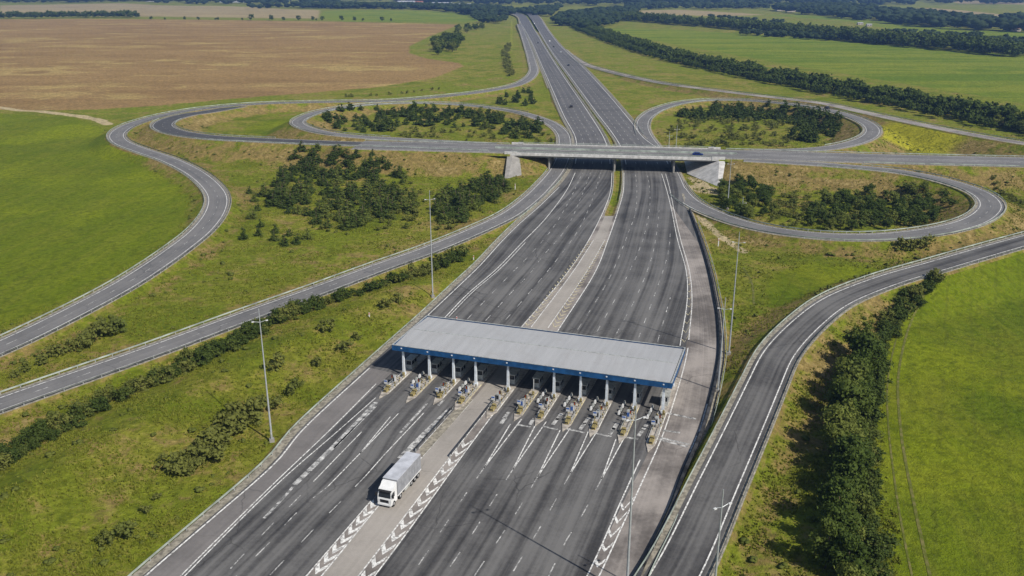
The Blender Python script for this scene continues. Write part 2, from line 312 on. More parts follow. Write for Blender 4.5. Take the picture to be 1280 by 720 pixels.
# ------------------------------------------------------------------ terrain
def axis_lines(lo, hi, d, out_lo, out_hi, g=1.045):
    a = list(np.arange(lo, hi + d * .5, d)); s = d
    while a[-1] < out_hi: s *= g; a.append(a[-1] + s)
    s = d
    while a[0] > out_lo: s *= g; a.insert(0, a[0] - s)
    return np.array(a)
GX = axis_lines(-330, 330, 1.5, -7000, 7000, 1.06); GY = axis_lines(78, 600, 1.5, 20, 9500, 1.02)
XX, YY = np.meshgrid(GX, GY); NYX = XX.shape
def sd_poly(poly, band=40.0):
    """signed distance to polygon, positive inside (clamped to band)"""
    poly = np.asarray(poly)[:, :2]; x, y = XX.ravel(), YY.ravel(); ins = np.zeros(x.shape, bool); d2 = np.full(x.shape, 1e12)
    a = poly; b = np.roll(poly, -1, 0)
    sel = np.where((x > poly[:, 0].min() - band) & (x < poly[:, 0].max() + band) & (y > poly[:, 1].min() - band) & (y < poly[:, 1].max() + band))[0]
    xs, ys = x[sel], y[sel]; i_ = np.zeros(xs.shape, bool); d_ = np.full(xs.shape, 1e12)
    for (x0, y0), (x1, y1) in zip(a, b):
        c = ((y0 > ys) != (y1 > ys)); i_ ^= c & (xs < (x1 - x0) * (ys - y0) / ((y1 - y0) or 1e-9) + x0)
        dx, dy = x1 - x0, y1 - y0; L = dx * dx + dy * dy + 1e-12; tt = np.clip(((xs - x0) * dx + (ys - y0) * dy) / L, 0, 1)
        np.minimum(d_, (xs - x0 - tt * dx) ** 2 + (ys - y0 - tt * dy) ** 2, out=d_)
    ins[sel] = i_; d2[sel] = d_
    d = np.sqrt(d2); return np.where(ins, np.minimum(d, 200), -np.minimum(d, 200)).reshape(NYX)
def near_line(P, reach):
    """distance to a polyline and its height there, where closer than reach"""
    x, y = XX.ravel(), YY.ravel(); D = np.full(x.shape, 1e9); Z = np.zeros(x.shape); P = np.asarray(P)
    for i in range(0, len(P) - 1):
        p, q = P[i], P[i + 1]
        x0, x1 = min(p[0], q[0]) - reach, max(p[0], q[0]) + reach; y0, y1 = min(p[1], q[1]) - reach, max(p[1], q[1]) + reach
        ia, ib = np.searchsorted(GX, [x0, x1]); ja, jb = np.searchsorted(GY, [y0, y1])
        if ia == ib or ja == jb: continue
        xs, ys = XX[ja:jb, ia:ib], YY[ja:jb, ia:ib]; dx, dy = q[0] - p[0], q[1] - p[1]; L = dx * dx + dy * dy + 1e-12
        tt = np.clip(((xs - p[0]) * dx + (ys - p[1]) * dy) / L, 0, 1); d = np.hypot(xs - p[0] - tt * dx, ys - p[1] - tt * dy); z = p[2] + tt * (q[2] - p[2])
        Dv = D.reshape(NYX)[ja:jb, ia:ib]; Zv = Z.reshape(NYX)[ja:jb, ia:ib]; m = d < Dv; Dv[m] = d[m]; Zv[m] = z[m]
    return D.reshape(NYX), Z.reshape(NYX)
def smooth_noise(scale, seed):
    r = np.random.default_rng(seed); n = 64; g = r.random((n, n)); u = (XX / scale) % (n - 1); v = (YY / scale) % (n - 1)
    i, j = u.astype(int), v.astype(int); fu, fv = u - i, v - j; fu = fu * fu * (3 - 2 * fu); fv = fv * fv * (3 - 2 * fv)
    return (g[j, i] * (1 - fu) + g[j, i + 1] * fu) * (1 - fv) + (g[j + 1, i] * (1 - fu) + g[j + 1, i + 1] * fu) * fv - .5
base = -.55 + smooth_noise(40, 1) * .8 + smooth_noise(13, 2) * .35 + smooth_noise(5, 9) * .14
d_, _ = near_line(pts([(-60,690),(60,610),(180,535),(290,470),(380,425),(460,388),(520,362)]), 30); base += 2.4 * np.clip(1 - d_ / 17, 0, 1) ** 1.3
d_, _ = near_line(pts([(-60,620),(0,580),(60,545),(120,508),(180,475),(240,446),(300,418)]), 14); base -= .9 * np.clip(1 - d_ / 9, 0, 1)
cutn = np.full(NYX, 1e9); fill = np.full(NYX, -1e9); steep = np.full(NYX, 1e9); roadside = np.full(NYX, 1e9); dryf = np.zeros(NYX)
for k, r in RD.items():
    w = r['hw'] + r['sh']; D, Z = near_line(r['c'], w + 26); o = np.maximum(0, D - w); ok = D < 1e8
    fill = np.where(ok, np.maximum(fill, Z - .28 - .45 * o), fill); cutn = np.where(ok, np.minimum(cutn, Z - .28 + .5 * o), cutn)
    steep = np.where(ok, np.minimum(steep, Z - .28 + 2.5 * o), steep); roadside = np.minimum(roadside, D - w)
    dryf = np.maximum(dryf, np.where(ok, np.clip(1 - np.abs(D - w - 3.5 - .8 * np.maximum(Z, 0)) / (3.5 + 1.1 * np.maximum(Z, 0)), 0, 1) * np.clip(.35 + Z / 5, 0, 1), 0))
sdm = sd_poly(motor_poly, 60); o = np.maximum(0, -sdm - 2.2); ok = sdm > -58
cutn = np.where(ok, np.minimum(cutn, -.3 + .42 * o), cutn); steep = np.where(ok, np.minimum(steep, -.3 + 2.2 * o), steep); roadside = np.minimum(roadside, -sdm - 2)
med_poly = np.vstack([EDGE['LC_R'][:, :2], EDGE['RC_L'][::-1, :2]])
h = np.minimum(np.maximum(np.minimum(base, cutn), fill), steep)
far = np.clip((YY - 700) / 3000, 0, 1); h = h + far * smooth_noise(420, 5) * 14
HZ = h
def ground_z(x, y):
    i = min(max(np.searchsorted(GX, x) - 1, 0), len(GX) - 2); j = min(max(np.searchsorted(GY, y) - 1, 0), len(GY) - 2)
    u = (x - GX[i]) / (GX[i+1] - GX[i]); v = (y - GY[j]) / (GY[j+1] - GY[j])
    return float((HZ[j, i] * (1-u) + HZ[j, i+1] * u) * (1-v) + (HZ[j+1, i] * (1-u) + HZ[j+1, i+1] * u) * v)
def road_gap(x, y):
    i = min(max(np.searchsorted(GX, x), 0), len(GX) - 1); j = min(max(np.searchsorted(GY, y), 0), len(GY) - 1); return roadside[j, i]

FIELDS = dict(
    brown=[[(-400,25.5),(0,23.5),(250,25),(440,27),(576,30),(560,36),(535,47),(512,58),(512,66),(530,72),(574,78),(580,82),(545,96),(470,108),(320,120),(200,131),(95,137),(0,136),(-400,132)]],
    meadow=[[(-400,142),(0,141),(95,147),(128,160),(146,186),(190,212),(228,232),(243,252),(232,285),(188,322),(100,368),(0,410),(-400,560)],
            [(1420,270),(1275,318),(1185,350),(1132,388),(1100,430),(1088,480),(1092,560),(1104,640),(1118,800),(1700,800)],
            [(300,163),(325,151),(368,147),(372,158),(362,168),(330,168)], [(1010,325),(1090,332),(1120,335),(1040,360),(985,385),(955,380),(950,345)]],
    far_green=[[(742,33.5),(850,37),(1000,46),(1280,68),(1420,78),(1420,150),(1280,128),(1150,107),(1000,82),(860,58),(790,44)],
               [(405,15),(520,14),(608,16.5),(606,24),(580,27.5),(430,26.5),(398,24)],
               [(955,19.5),(1060,26),(1130,38),(1200,42),(1290,50),(1290,40),(1200,34),(1090,24),(1000,18)],
               [(780,21),(800,20),(800,26),(782,26)],
               [(-400,5.5),(0,6),(-60,14),(-400,14)]],
    tan=[[(0,6),(150,5),(330,10.5),(400,14),(398,24),(200,22),(0,20)],
         [(760,14),(850,12.5),(960,19),(900,21.5),(780,19)], [(752,19.5),(778,20),(770,26),(748,24)],
         [(1050,12.5),(1160,11),(1260,19),(1262,30),(1180,20),(1080,15)], [(560,5),(640,7),(630,9.5),(570,8)], [(1180,1),(1300,2),(1300,6),(1200,5)]],
    scrub=[[(1085,164),(1120,162),(1220,182),(1180,190),(1085,186)]])
def build_ground():
    nv = XX.size; co = np.stack([XX, YY, HZ], 2).reshape(-1, 3).astype(np.float32)
    global ATT
    ATT = att = {}
    for k, polys in FIELDS.items():
        a = np.full(NYX, -200.0)
        for p in polys: a = np.maximum(a, sd_poly(pts(p), 60))
        att[k] = a
    att['dry'] = dryf
    D, _ = near_line(pts([(-60,128),(0,133),(25,137),(50,138),(85,143),(120,148),(135,155)]), 15); s = 3.2 - D
    for line, w in (([(45,138),(70,142),(100,143.5),(130,150)], 2.5), ([(866,262),(880,275),(900,292),(930,312)], 1.6), ([(862,232),(880,238),(893,240)], 3.2), ([(868,222),(880,232),(890,236)], 3.0)):
        D, _ = near_line(pts(line), 15); s = np.maximum(s, w - D)
    D, _ = near_line(pts([(985,560),(1000,520),(1020,480)]), 12)
    att['soil'] = np.maximum(s, -8)
    s = np.full(NYX, -8.0)
    att['rut'] = s
    ny, nx = NYX; i = (np.arange(ny - 1)[:, None] * nx + np.arange(nx - 1)[None, :]); Q = np.stack([i, i + 1, i + nx + 1, i + nx], 2).reshape(-1, 4)
    sel = np.zeros(len(Q), np.int8); names = ['ground']
    def face_avg(a): return (a[:-1, :-1] + a[1:, 1:] + a[1:, :-1] + a[:-1, 1:]).ravel() / 4
    for k, n in (('meadow', 'meadow'), ('far_green', 'pasture'), ('brown', 'ploughed_field'), ('tan', 'stubble_field')):
        sel[face_avg(att[k]) > 0] = len(names); names.append(n)
    for idx, n in enumerate(names):
        q = Q[sel == idx]; used = np.unique(q); remap = np.full(nv, -1, np.int64); remap[used] = np.arange(len(used)); q = remap[q]
        me = bpy.data.meshes.new(n); me.vertices.add(len(used)); me.vertices.foreach_set('co', co[used].ravel())
        me.loops.add(q.size); me.loops.foreach_set('vertex_index', q.ravel().astype(np.int32))
        me.polygons.add(len(q)); me.polygons.foreach_set('loop_start', np.arange(0, q.size, 4, dtype=np.int32)); me.polygons.foreach_set('loop_total', np.full(len(q), 4, np.int32))
        me.polygons.foreach_set('use_smooth', np.ones(len(q), bool))
        for k, a in att.items():
            at_ = me.attributes.new(k, 'FLOAT', 'POINT'); at_.data.foreach_set('value', a.ravel()[used].astype(np.float32))
        me.update(calc_edges=True); me.materials.append(M['ground'])
        link(n, me, kind='structure')
build_ground()
t = NT('wheel_track_soil'); n_ = t.noise(t.pos(), .8, 5, .7); M['track'] = t.col(t.mix(t.ramp(n_, .42, .68), (.080, .095, .010), (.155, .135, .045)), .95)
for line, w in (([(1150,384),(1137,405),(1127,445),(1123,485),(1127,540),(1141,610),(1164,720),(1180,790)], .5), ([(1128,396),(1118,430),(1111,470),(1111,530),(1121,610),(1142,720),(1157,790)], .34), ([(929,332),(939,350),(943,380)], .6)):
    c = spline(pts(line), 1.0); c[:, 0] += .10 * np.sin(np.arange(len(c)) * .11); A, B = offset(c, w / 2), offset(c, -w / 2)
    for Q in (A, B): Q[:, 2] = [ground_z(p[0], p[1]) + .05 for p in Q]
    ribbon('wheel_track', A, B, M['track'], 2, kind='structure')

# ------------------------------------------------------------------ motorway and toll plaza sheets
def pair(A, B, step=5):
    n = int(max(arclen(A)[-1], arclen(B)[-1]) / step) + 2; return resample(A, n), resample(B, n)
def lift(P, z): Q = P.copy(); Q[:, 2] += z; return Q
def sheet(name, Apx, Bpx, mat, z, cols=6, parent=None, kind='structure'):
    A, B = pair(spline(pts(Apx), 3), spline(pts(Bpx), 3)); return ribbon(name, lift(A, z), lift(B, z), mat, cols, parent, kind=kind)
SPLIT = 395.0
def split_y(P, lo, hi): return P[(P[:, 1] >= lo) & (P[:, 1] <= hi)]
carr = {}
for nm, L, R_ in (('left', 'LC_L', 'LC_R'), ('right', 'RC_L', 'RC_R')):
    for part, lo, hi, mat in (('near', 0, SPLIT, 'asphalt'), ('far', SPLIT - 6, 9e9, 'asphalt_far')):
        A, B = pair(split_y(EDGE[L], lo, hi), split_y(EDGE[R_], lo, hi), 4)
        carr[nm, part] = ribbon('carriageway', lift(A, .02 if part == 'near' else .012), lift(B, .02 if part == 'near' else .012), M[mat], 14, kind='structure')
PL, PR = carr['left', 'near'], carr['right', 'near']
# concrete strip down the middle, painted strips either side of it
conc = sheet('median_paving', CO_L, CO_R, M['concrete_road'], .03, 6)
sheet('median_strip', LC_R[:10], CO_L, M['asphalt_pale'], .022, 3, conc)
sheet('median_strip', CO_R, RC_L[:8], M['asphalt_pale'], .022, 3, conc)
sheet('shoulder', [(110,780),(182,718),(255,656),(345,577),(377,539),(462,460)], [(165,780),(227,719),(285,664),(345,602),(408,541),(490,466)], M['asphalt_shoulder'], .026, 5, PL)
sheet('service_lane', [(700,800),(737,718),(785,616),(806,575),(828,520),(852,455),(862,400),(860,345),(846,285),(838,255)], [(761,800),(796,714),(830,647),(851,592),(873,540),(885,500),(894.5,455),(895,400),(884,340),(874,305)], M['asphalt_pale'], .026, 8, PR)
# gravel edges of the motorway
def gravel_edge(P, side, w=1.6, z=-.03):
    A = lift(P, z + .035); B = lift(offset(P, side * w), z - .06); C_ = lift(offset(P, side * (w + 1.4)), z - .75)
    ribbon('gravel_verge', A, B, M['gravel'], 2, kind='structure'); ribbon('grass_bank', B, C_, M['bank'], 2, kind='structure')
gravel_edge(split_y(EDGE['LC_L'], 0, 700)[::2], 1); gravel_edge(split_y(EDGE['RC_R'], 0, 345)[::2], -1)
gravel_edge(split_y(EDGE['LC_R'], 300, 1500)[::2], -1, .9); gravel_edge(split_y(EDGE['RC_L'], 300, 1500)[::2], 1, .9)
gravel_edge(split_y(EDGE['LC_L'], 700, 2500)[::2], 1, 2.5); gravel_edge(split_y(EDGE['RC_R'], 470, 2500)[::2], -1, 2.0)

# ramps: asphalt ribbon, gravel verges that run down into the bank, edge lines, guard rails
def thick_line(mb, P, w, z=.012):
    P = np.asarray(P)
    if len(P) < 2: return
    V, Fq, _ = ribbon_arrays(lift(offset(P, w / 2), z), lift(offset(P, -w / 2), z)); mb.add(V, Fq.tolist())
def dashes(mb, P, w, on, off, z=.012, phase=0.0):
    L = arclen(P)[-1]; s = phase
    while s < L - 1: thick_line(mb, cut(P, s, min(L, s + on)), w, z); s += on + off
MATR = dict(right_ramp='asphalt', left_ramp='asphalt_ramp', outer_left_ramp='asphalt_ramp', link_road='asphalt_new', far_right_loop='asphalt_ramp', far_outer_ramp='asphalt_pale', near_right_loop='asphalt_ramp', cross_west='asphalt_ramp', cross_east='asphalt_ramp')
RO = {}
RD['cross_west']['c'] = np.vstack([RD['cross_west']['c'], [DECK_A - ax * .015]]); RD['cross_east']['c'] = np.vstack([[DECK_B + ax * .015], RD['cross_east']['c']])
for k, r in RD.items():
    c, hw, sh = r['c'], r['hw'], r['sh']
    RO[k] = o = ribbon('bridge_road' if k.startswith('cross') else ('road' if k == 'link_road' else 'ramp'), offset(c, hw), offset(c, -hw), M[MATR[k]], 7, kind='structure')
    for s in (1, -1):
        A = offset(c, s * hw); B = lift(offset(c, s * (hw + sh)), -.08); C_ = lift(offset(c, s * (hw + sh + 1.3)), -1.0)
        A = lift(A, -.006)
        ribbon('gravel_verge', A, B, M['gravel'], 2, o); ribbon('grass_bank', B, C_, M['bank'], 2, o)
    mb = MB()
    if not k.startswith('cross'):
        for s in (1, -1): thick_line(mb, offset(c, s * (hw - .75)), .22)
        mb.build('edge_line', M['paint'], o); mb = MB()
        if k != 'right_ramp':
            dashes(mb, c, .15, 3, 6); mb.build('lane_dash', M['paint_worn'], o, kind='stuff')
    else:
        for s in (1, -1): thick_line(mb, offset(c, s * 9.0), .25); thick_line(mb, offset(c, s * 1.4), .22)
        mb.build('edge_line', M['paint'], o); mb = MB()
        for s in (1, -1): dashes(mb, offset(c, s * 5.2), .15, 3, 6)
        mb.build('lane_dash', M['paint_worn'], o, kind='stuff')

def guardrail(P, label, mat='rail', hgt=.75, group='steel guard rails along the roads', post=4.0, deep=.32, thick=.10, name='guardrail', cat='guard rail'):
    """P already at ground level"""
    P = resample(P, step=4.0); o = thing(name, label, cat, P[0], 0, group); Q = P - P[0]
    mb = MB(); n = len(Q); N = normals2(Q); off = np.array([(-thick/2, hgt - deep), (-thick/2, hgt), (thick/2, hgt), (thick/2, hgt - deep)])
    V = np.concatenate([np.stack([Q[:, 0] + N[:, 0] * a, Q[:, 1] + N[:, 1] * a, Q[:, 2] + z], 1)[:, None] for a, z in off], 1).reshape(-1, 3)
    Fs = [(i*4+j, i*4+(j+1) % 4, (i+1)*4+(j+1) % 4, (i+1)*4+j) for i in range(n - 1) for j in range(4)] + [(0,1,2,3), (n*4-1,n*4-2,n*4-3,n*4-4)]
    mb.add(V, Fs); mb.build('rail', M[mat], o)
    if post:
        mb = MB()
        for i, p in enumerate(resample(Q, step=post)):
            mb.box((p[0], p[1], p[2] + hgt / 2 - .22), (.14, .12, hgt + .25))
        mb.build('post', M['steel'], o, kind='stuff')
    return o
def rail_on(k, side, t0, t1, label, **kw):
    r = RD[k]; c = r['c']; L = arclen(c)[-1]; P = lift(cut(offset(c, side * (r['hw'] + .75)), 0, 1e9) if False else offset(c, side * (r['hw'] + .8)), -.05)
    L = arclen(P)[-1]; guardrail(cut(P, t0 * L, t1 * L), label, **kw)
rail_on('right_ramp', 1, 0, 1, 'guard rail on the left bank of the single ramp at lower right')
rail_on('right_ramp', -1, 0, 1, 'guard rail between the lower right ramp and the tree row', mat='rail_shaded')
rail_on('left_ramp', 1, 0, .47, 'pale guard rail on the upper side of the long left ramp to the bridge')
rail_on('left_ramp', -1, 0, .40, 'low guard rail on the plaza side of the long left ramp', mat='rail_shaded')
rail_on('left_ramp', 1, .56, .93, 'guard rail round the inside of the far left loop')
rail_on('left_ramp', -1, .56, .90, 'guard rail round the outside of the far left loop')
rail_on('outer_left_ramp', 1, 0, .88, 'guard rail on the field side of the outermost left ramp')
rail_on('outer_left_ramp', -1, 0, .36, 'guard rail on the inner side of the outermost left ramp below its bend', mat='rail_shaded')
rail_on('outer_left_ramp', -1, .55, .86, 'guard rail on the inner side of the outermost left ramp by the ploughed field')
rail_on('link_road', 1, .22, .6, 'guard rail inside the tight bend of the dark asphalt road')
rail_on('link_road', -1, .22, .97, 'guard rail round the outside of the dark asphalt road up to the bridge')
rail_on('far_right_loop', -1, .30, .93, 'guard rail round the inside of the far right loop')
rail_on('far_right_loop', 1, .22, .80, 'guard rail round the outside of the far right loop')
rail_on('far_outer_ramp', 1, .12, 1, 'guard rail on the hedge side of the far right slip road')
rail_on('far_outer_ramp', -1, .12, .55, 'guard rail on the inner side of the far right slip road')
rail_on('near_right_loop', 1, .06, .9, 'guard rail round the wooded inside of the near right loop')
rail_on('near_right_loop', -1, .12, .86, 'guard rail round the outside of the near right loop')
rail_on('cross_east', 1, .03, 1, 'guard rail on the far side of the crossing road right of the bridge')
rail_on('cross_east', -1, .35, 1, 'guard rail on the near side of the crossing road right of the bridge')
rail_on('cross_west', 1, 0, .95, 'guard rail on the far side of the crossing road left of the bridge')
guardrail(lift(offset(split_y(EDGE['LC_L'], 85, 372), 1.3), -.05), 'long guard rail beside the left edge of the toll plaza')
guardrail(lift(offset(split_y(EDGE['RC_R'], 85, 318), -.55), -.02), 'dark crash barrier along the right edge of the toll plaza', mat='dark_rail', hgt=.85, deep=.85, thick=.5, post=None, name='crash_barrier', cat='crash barrier', group=None)
guardrail(lift(offset(split_y(EDGE['RC_R'], 85, 300), -1.9), -.05), 'pale guard rail just behind the dark barrier right of the toll plaza')
guardrail(lift(offset(split_y(EDGE['LC_R'], 330, 1400), -.8), -.05), 'median guard rail on the left carriageway through the bridge')
guardrail(lift(offset(split_y(EDGE['RC_L'], 330, 1400), .8), -.05), 'median guard rail on the right carriageway through the bridge')
guardrail(lift(offset(split_y(EDGE['RC_R'], 480, 1500), -1.0), -.05), 'guard rail on the right verge of the far motorway')
guardrail(lift(offset(split_y(EDGE['LC_L'], 470, 1500), 1.0), -.05), 'guard rail on the left verge of the far motorway')

# ------------------------------------------------------------------ road markings (paint laid on the sheets)
solid, wornl, dash = MB(), MB(), MB()
def L(px): return spline(pts(px), 3)
for px, w in (([(95,800),(182,720),(255,657),(345,578),(377,539),(462,460)], .28), ([(535,394),(571,360),(600,332),(627,302),(648,281),(672,260),(699,234)], .25),
              ([(160,790),(227,719),(345,602),(410,540),(470,480)], .22), ([(165,790),(232,719),(349,603),(420,541),(470,497)], .2),
              ([(556,397),(585,367),(620,337),(654,302),(676,280),(695,257),(710,235),(719,216)], .26), ([(561,396),(590,366),(625,336),(657,303)], .2),
              ([(409,609),(450,567),(475,541),(498,517)], .18),
              ([(318,797),(384,719),(464,626)], .22), ([(524,561),(551,531),(585,495)], .22), ([(336,797),(402,720),(476,629),(527,572),(591,500)], .22),
              ([(386,797),(449,719),(575,555),(612,508)], .22), ([(404,797),(469,719),(591,552),(630,500)], .22),
              ([(650,411),(710,340),(736,300),(756,260),(763,240),(765,216)], .25), ([(664,409),(716,340),(742,300)], .2), ([(685,410),(733,340),(756,300)], .2), ([(697,414),(744,340),(760,300),(773,262),(779,240),(780,216)], .25),
              ([(850,432),(859,375),(858,340),(847,300),(840,265),(834,240),(827,217)], .22), ([(861,425),(865,375),(862,340),(851,300),(843,265),(838,240),(832,217)], .2),
              ([(690,800),(735,718),(781,616),(800,575)], .22), ([(710,800),(749,720),(802,604),(828,545),(843,500),(856,455),(860,435)], .22),
              ([(874,540),(884,505)], .2), ([(862,566),(871,545)], .2)):
    thick_line(solid, L(px), w)
for ap, l1, l2 in (((605,585),(638,530),(652,524)), ((641,587),(670,530),(683,527)), ((672,596),(700,538),(713,535)), ((713,592),(736,538),(749,535)), ((752,599),(770,549),(781,546))):
    thick_line(solid, L([ap, l1]), .2); thick_line(solid, L([ap, l2]), .2)
for ap, l1 in (((450,567),(488,521)), ((480,569),(530,516)), ((457,595),(480,569)), ((392,602),(417,576)), ((417,576),(452,540))): thick_line(solid, L([ap, l1]), .18)
for px in ([(605,585),(571,634),(545,674),(520,711),(495,750),(465,800)], [(641,587),(615,628),(594,662),(563,708),(520,770)], [(672,596),(646,640),(603,705),(560,770)], [(713,592),(680,651),(640,717),(605,775)], [(752,599),(726,647),(707,677),(692,708),(660,770)],
           [(376,619),(335,661),(302,696),(289,710),(240,760)], [(409,609),(386,627),(357,655),(346,669),(300,715),(250,770)], [(457,595),(429,624),(406,647),(370,685),(346,710),(300,760)]):
    dashes(dash, L(px), .19, 3.6, 4.6)
for px in ([(584,399),(612,370),(635,346),(662,319),(689,288),(712,250),(728,216)], [(607,401),(639,366),(664,340),(677,322),(707,287),(727,245),(738,216)], [(632,400),(665,362),(699,321),(725,284),(742,245),(751,216)],
           [(722,412),(749,370),(766,339),(785,292),(794,267),(796,235),(794,216)], [(746,415),(771,370),(794,324),(805,295),(812,260),(812,235),(809,217)], [(770,418),(795,372),(814,324),(821,290),(824,262)], [(798,423),(817,372),(835,317),(838,290)], [(822,427),(838,372)]):
    dashes(dash, L(px), .2, 4.0, 6.0)
# far carriageways: three lane lines each
for a, b in (('LC_L', 'LC_R'), ('RC_L', 'RC_R')):
    A, B = pair(split_y(EDGE[a], 400, 1900), split_y(EDGE[b], 400, 1900), 5)
    for f in (.27, .5, .73): dashes(dash, A * (1 - f) + B * f, .28, 5, 8, .024)
    for f in (.06, .95): thick_line(solid, A * (1 - f) + B * f, .35, .024)
for px, w in (([(368,606),(400,575),(435,540),(470,503)], 1.0), ([(330,648),(352,625),(366,609)], .5), ([(418,560),(440,538),(470,508)], .45), ([(500,541),(516,524),(534,504)], .5), ([(500,573),(530,543),(562,512)], 1.15), ([(555,500),(548,507)], .5)): thick_line(wornl, L(px), w, .03)
for cx, cy in ((630,523),(626,530),(662,531),(691,531),(696,525),(725,537),(730,530),(762,543),(766,537),(798,545),(803,538)):                    # worn lane arrows and stop lines before the booths
    p = at(cx, cy); q = at(cx + 6, cy - 8); thick_line(wornl, np.array([p, q]), .75, .03)
for a, b in (((647,531),(663,534)), ((678,533),(697,537)), ((707,536),(731,541)), ((742,541),(764,546)), ((776,546),(798,549))): thick_line(wornl, np.array([at(*a), at(*b)]), .55, .032)
for a, b in (((832,516),(870,524)), ((824,547),(862,556)), ((822,549),(860,559)), ((828,538),(850,541))): thick_line(wornl, np.array([at(*a), at(*b)]), .6, .04)
solid.build('edge_line', M['paint'], PL).location.z = .022; dash.build('lane_dash', M['paint_worn'], PL, kind='stuff').location.z = .02; wornl.build('worn_marking', M['paint_worn'], PL).location.z = .006
def chevrons(Apx, Bpx, n, t0, t1, mat, parent, arm=.62, back=.9, flip=1):
    A, B = pair(L(Apx), L(Bpx), 2); LA = len(A) - 1
    for i in range(n):
        k = (t0 + (t1 - t0) * i / max(1, n - 1)) * LA; j = int(k); j2 = min(LA, j + 1); f = k - j
        a = A[j] * (1 - f) + A[j2] * f; b = B[j] * (1 - f) + B[j2] * f; d = (A[j2] - A[j] + B[j2] - B[j]); d /= np.linalg.norm(d); d = d * flip; m = (a + b) / 2
        u = (b - a) * .40; w = np.linalg.norm(b - a); V = [m - u + d * w * .42, m - d * w * .35, m + u + d * w * .42, m + u + d * (w * .42 + arm), m + d * (arm - w * .35), m - u + d * (w * .42 + arm)]
        V = [(p[0] - m[0], p[1] - m[1], .034) for p in V]; o = MB().add(V, [(0, 1, 4, 5), (1, 2, 3, 4)]).build('chevron', mat, parent); o.location = m
chevrons([(449,719),(575,555)], [(469,719),(591,552)], 12, .06, .97, M['paint'], conc, 1.25)
chevrons([(384,719),(464,626)], [(402,720),(476,629)], 8, .05, .93, M['paint'], conc, 1.25)
chevrons([(386,797),(449,719)], [(404,797),(469,719)], 5, .1, .93, M['paint'], conc, 1.25)
chevrons([(650,411),(736,300)], [(664,409),(742,300)], 26, .03, .97, M['paint_yellow'], conc, .5)
chevrons([(685,410),(756,300)], [(697,414),(760,300)], 30, .03, .97, M['paint_yellow'], conc, .5)
chevrons([(850,432),(859,375),(858,340)], [(861,425),(865,375),(862,340)], 9, .03, .9, M['paint_yellow'], PR, .4)
chevrons([(735,718),(781,616)], [(749,720),(802,604)], 5, .1, .75, M['paint'], PR, .9)

# ------------------------------------------------------------------ bridge
def make_bridge():
    a2 = Vector(ax[:2]); Lb = a2.length; u = a2.normalized(); rz = math.atan2(u.y, u.x)
    o = thing('road_bridge', 'concrete road bridge carrying the crossing road over the motorway', 'bridge', DECK_A, rz)
    W = 11.9
    MB().box((Lb/2, 0, -.25), (Lb + 4, 2*W, .5)).build('deck', M['concrete'], o)
    mb = MB(); mb.uv = None
    A = np.array([(-2.5, W-1.2, .016), (Lb+2.5, W-1.2, .016)]); B = np.array([(-2.5, -W+1.2, .016), (Lb+2.5, -W+1.2, .016)])
    ribbon('road_surface', resample(A, 20), resample(B, 20), M['asphalt_ramp'], 8, o)
    mk = MB()
    for y in (9, -9, 1.4, -1.4): mk.box((Lb/2, y, .026), (Lb+4, .25, .012))
    mk.build('edge_line', M['paint'], o)
    mk = MB()
    for y in (5.2, -5.2):
        for i in range(int(Lb / 9)): mk.box((i*9+2, y, .024), (3, .16, .01))
    mk.build('lane_dash', M['paint_worn'], o, kind='stuff')
    for y in (-W+.9, -4.5, 0, 4.5, W-.9): MB().box((Lb/2, y, -1.0), (Lb-2, .9, 1.0)).build('girder', M['concrete'], o)
    for s in (-1, 1):
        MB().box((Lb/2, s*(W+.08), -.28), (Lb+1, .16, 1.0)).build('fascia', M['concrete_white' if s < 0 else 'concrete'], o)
        MB().box((Lb/2, s*(W-.3), .22), (Lb+2, .5, .4)).build('kerb', M['concrete_white'], o)
        rl = MB(); rl.box((Lb/2, s*(W-.25), 1.1), (Lb+2, .1, .14)); rl.box((Lb/2, s*(W-.25), .72), (Lb+2, .06, .08))
        rl = rl.build('railing', M['rail'], o); ps = MB()
        for i in range(int(Lb/2)+1): ps.box((i*2, s*(W-.25), .73), (.09, .09, .78))
        ps.build('railing_post', M['steel'], rl, kind='stuff')
        for x in (-1.2, Lb+1.2):
            MB().box((x, s*(W-.1), .0), (5.5, .9, 1.7)).build('end_block', M['concrete_white'], o)
    MB().box((Lb/2, 0, .42), (Lb+20, .35, .75)).build('median_barrier', M['rail'], o)
    mx = [proj_t(771, Lb, u)] + [proj_t(690, Lb, u), proj_t(843, Lb, u)]
    for x in mx:
        MB().box((x, 0, -1.75), (1.1, 2*W-3, .7)).build('pier_cap', M['concrete'], o)
        for y in (-9.6, -3.2, 3.2, 9.6): MB().tube((x, y, -7.6), (x, y, -2.0), .5, .5, 12).build('pier', M['concrete'], o)
    # paved cone slopes under both ends
    n = Vector((-u.y, u.x))
    for T1, B1, B2, sg in ((at(641,194,6.3), at(635,223,-.3), at(678,212.5,-.1), 1), (at(899,203.5,6.3), at(897,233,-.3), at(859,217,-.1), -1)):
        inv = o.matrix_basis.inverted(); dep = Vector((n.x, n.y, 0)) * (2*W + 4)
        P = [Vector(T1), Vector(B1), Vector(B2)]; P += [p + dep for p in P]; back = Vector((u.x, u.y, 0)) * (-2.5 * sg)
        P += [P[0] + back, P[1] + back * .6, P[3] + back, P[4] + back * .6]
        V = [inv @ p for p in P]
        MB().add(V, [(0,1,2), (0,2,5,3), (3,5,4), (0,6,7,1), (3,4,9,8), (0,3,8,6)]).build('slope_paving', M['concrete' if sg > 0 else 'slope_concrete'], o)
    return o
def proj_t(px, Lb, u):
    lo = (px - 646) / (892 - 646); return lo * Lb
bridge = make_bridge()
# rails on the link between deck and road are carried by the railings above

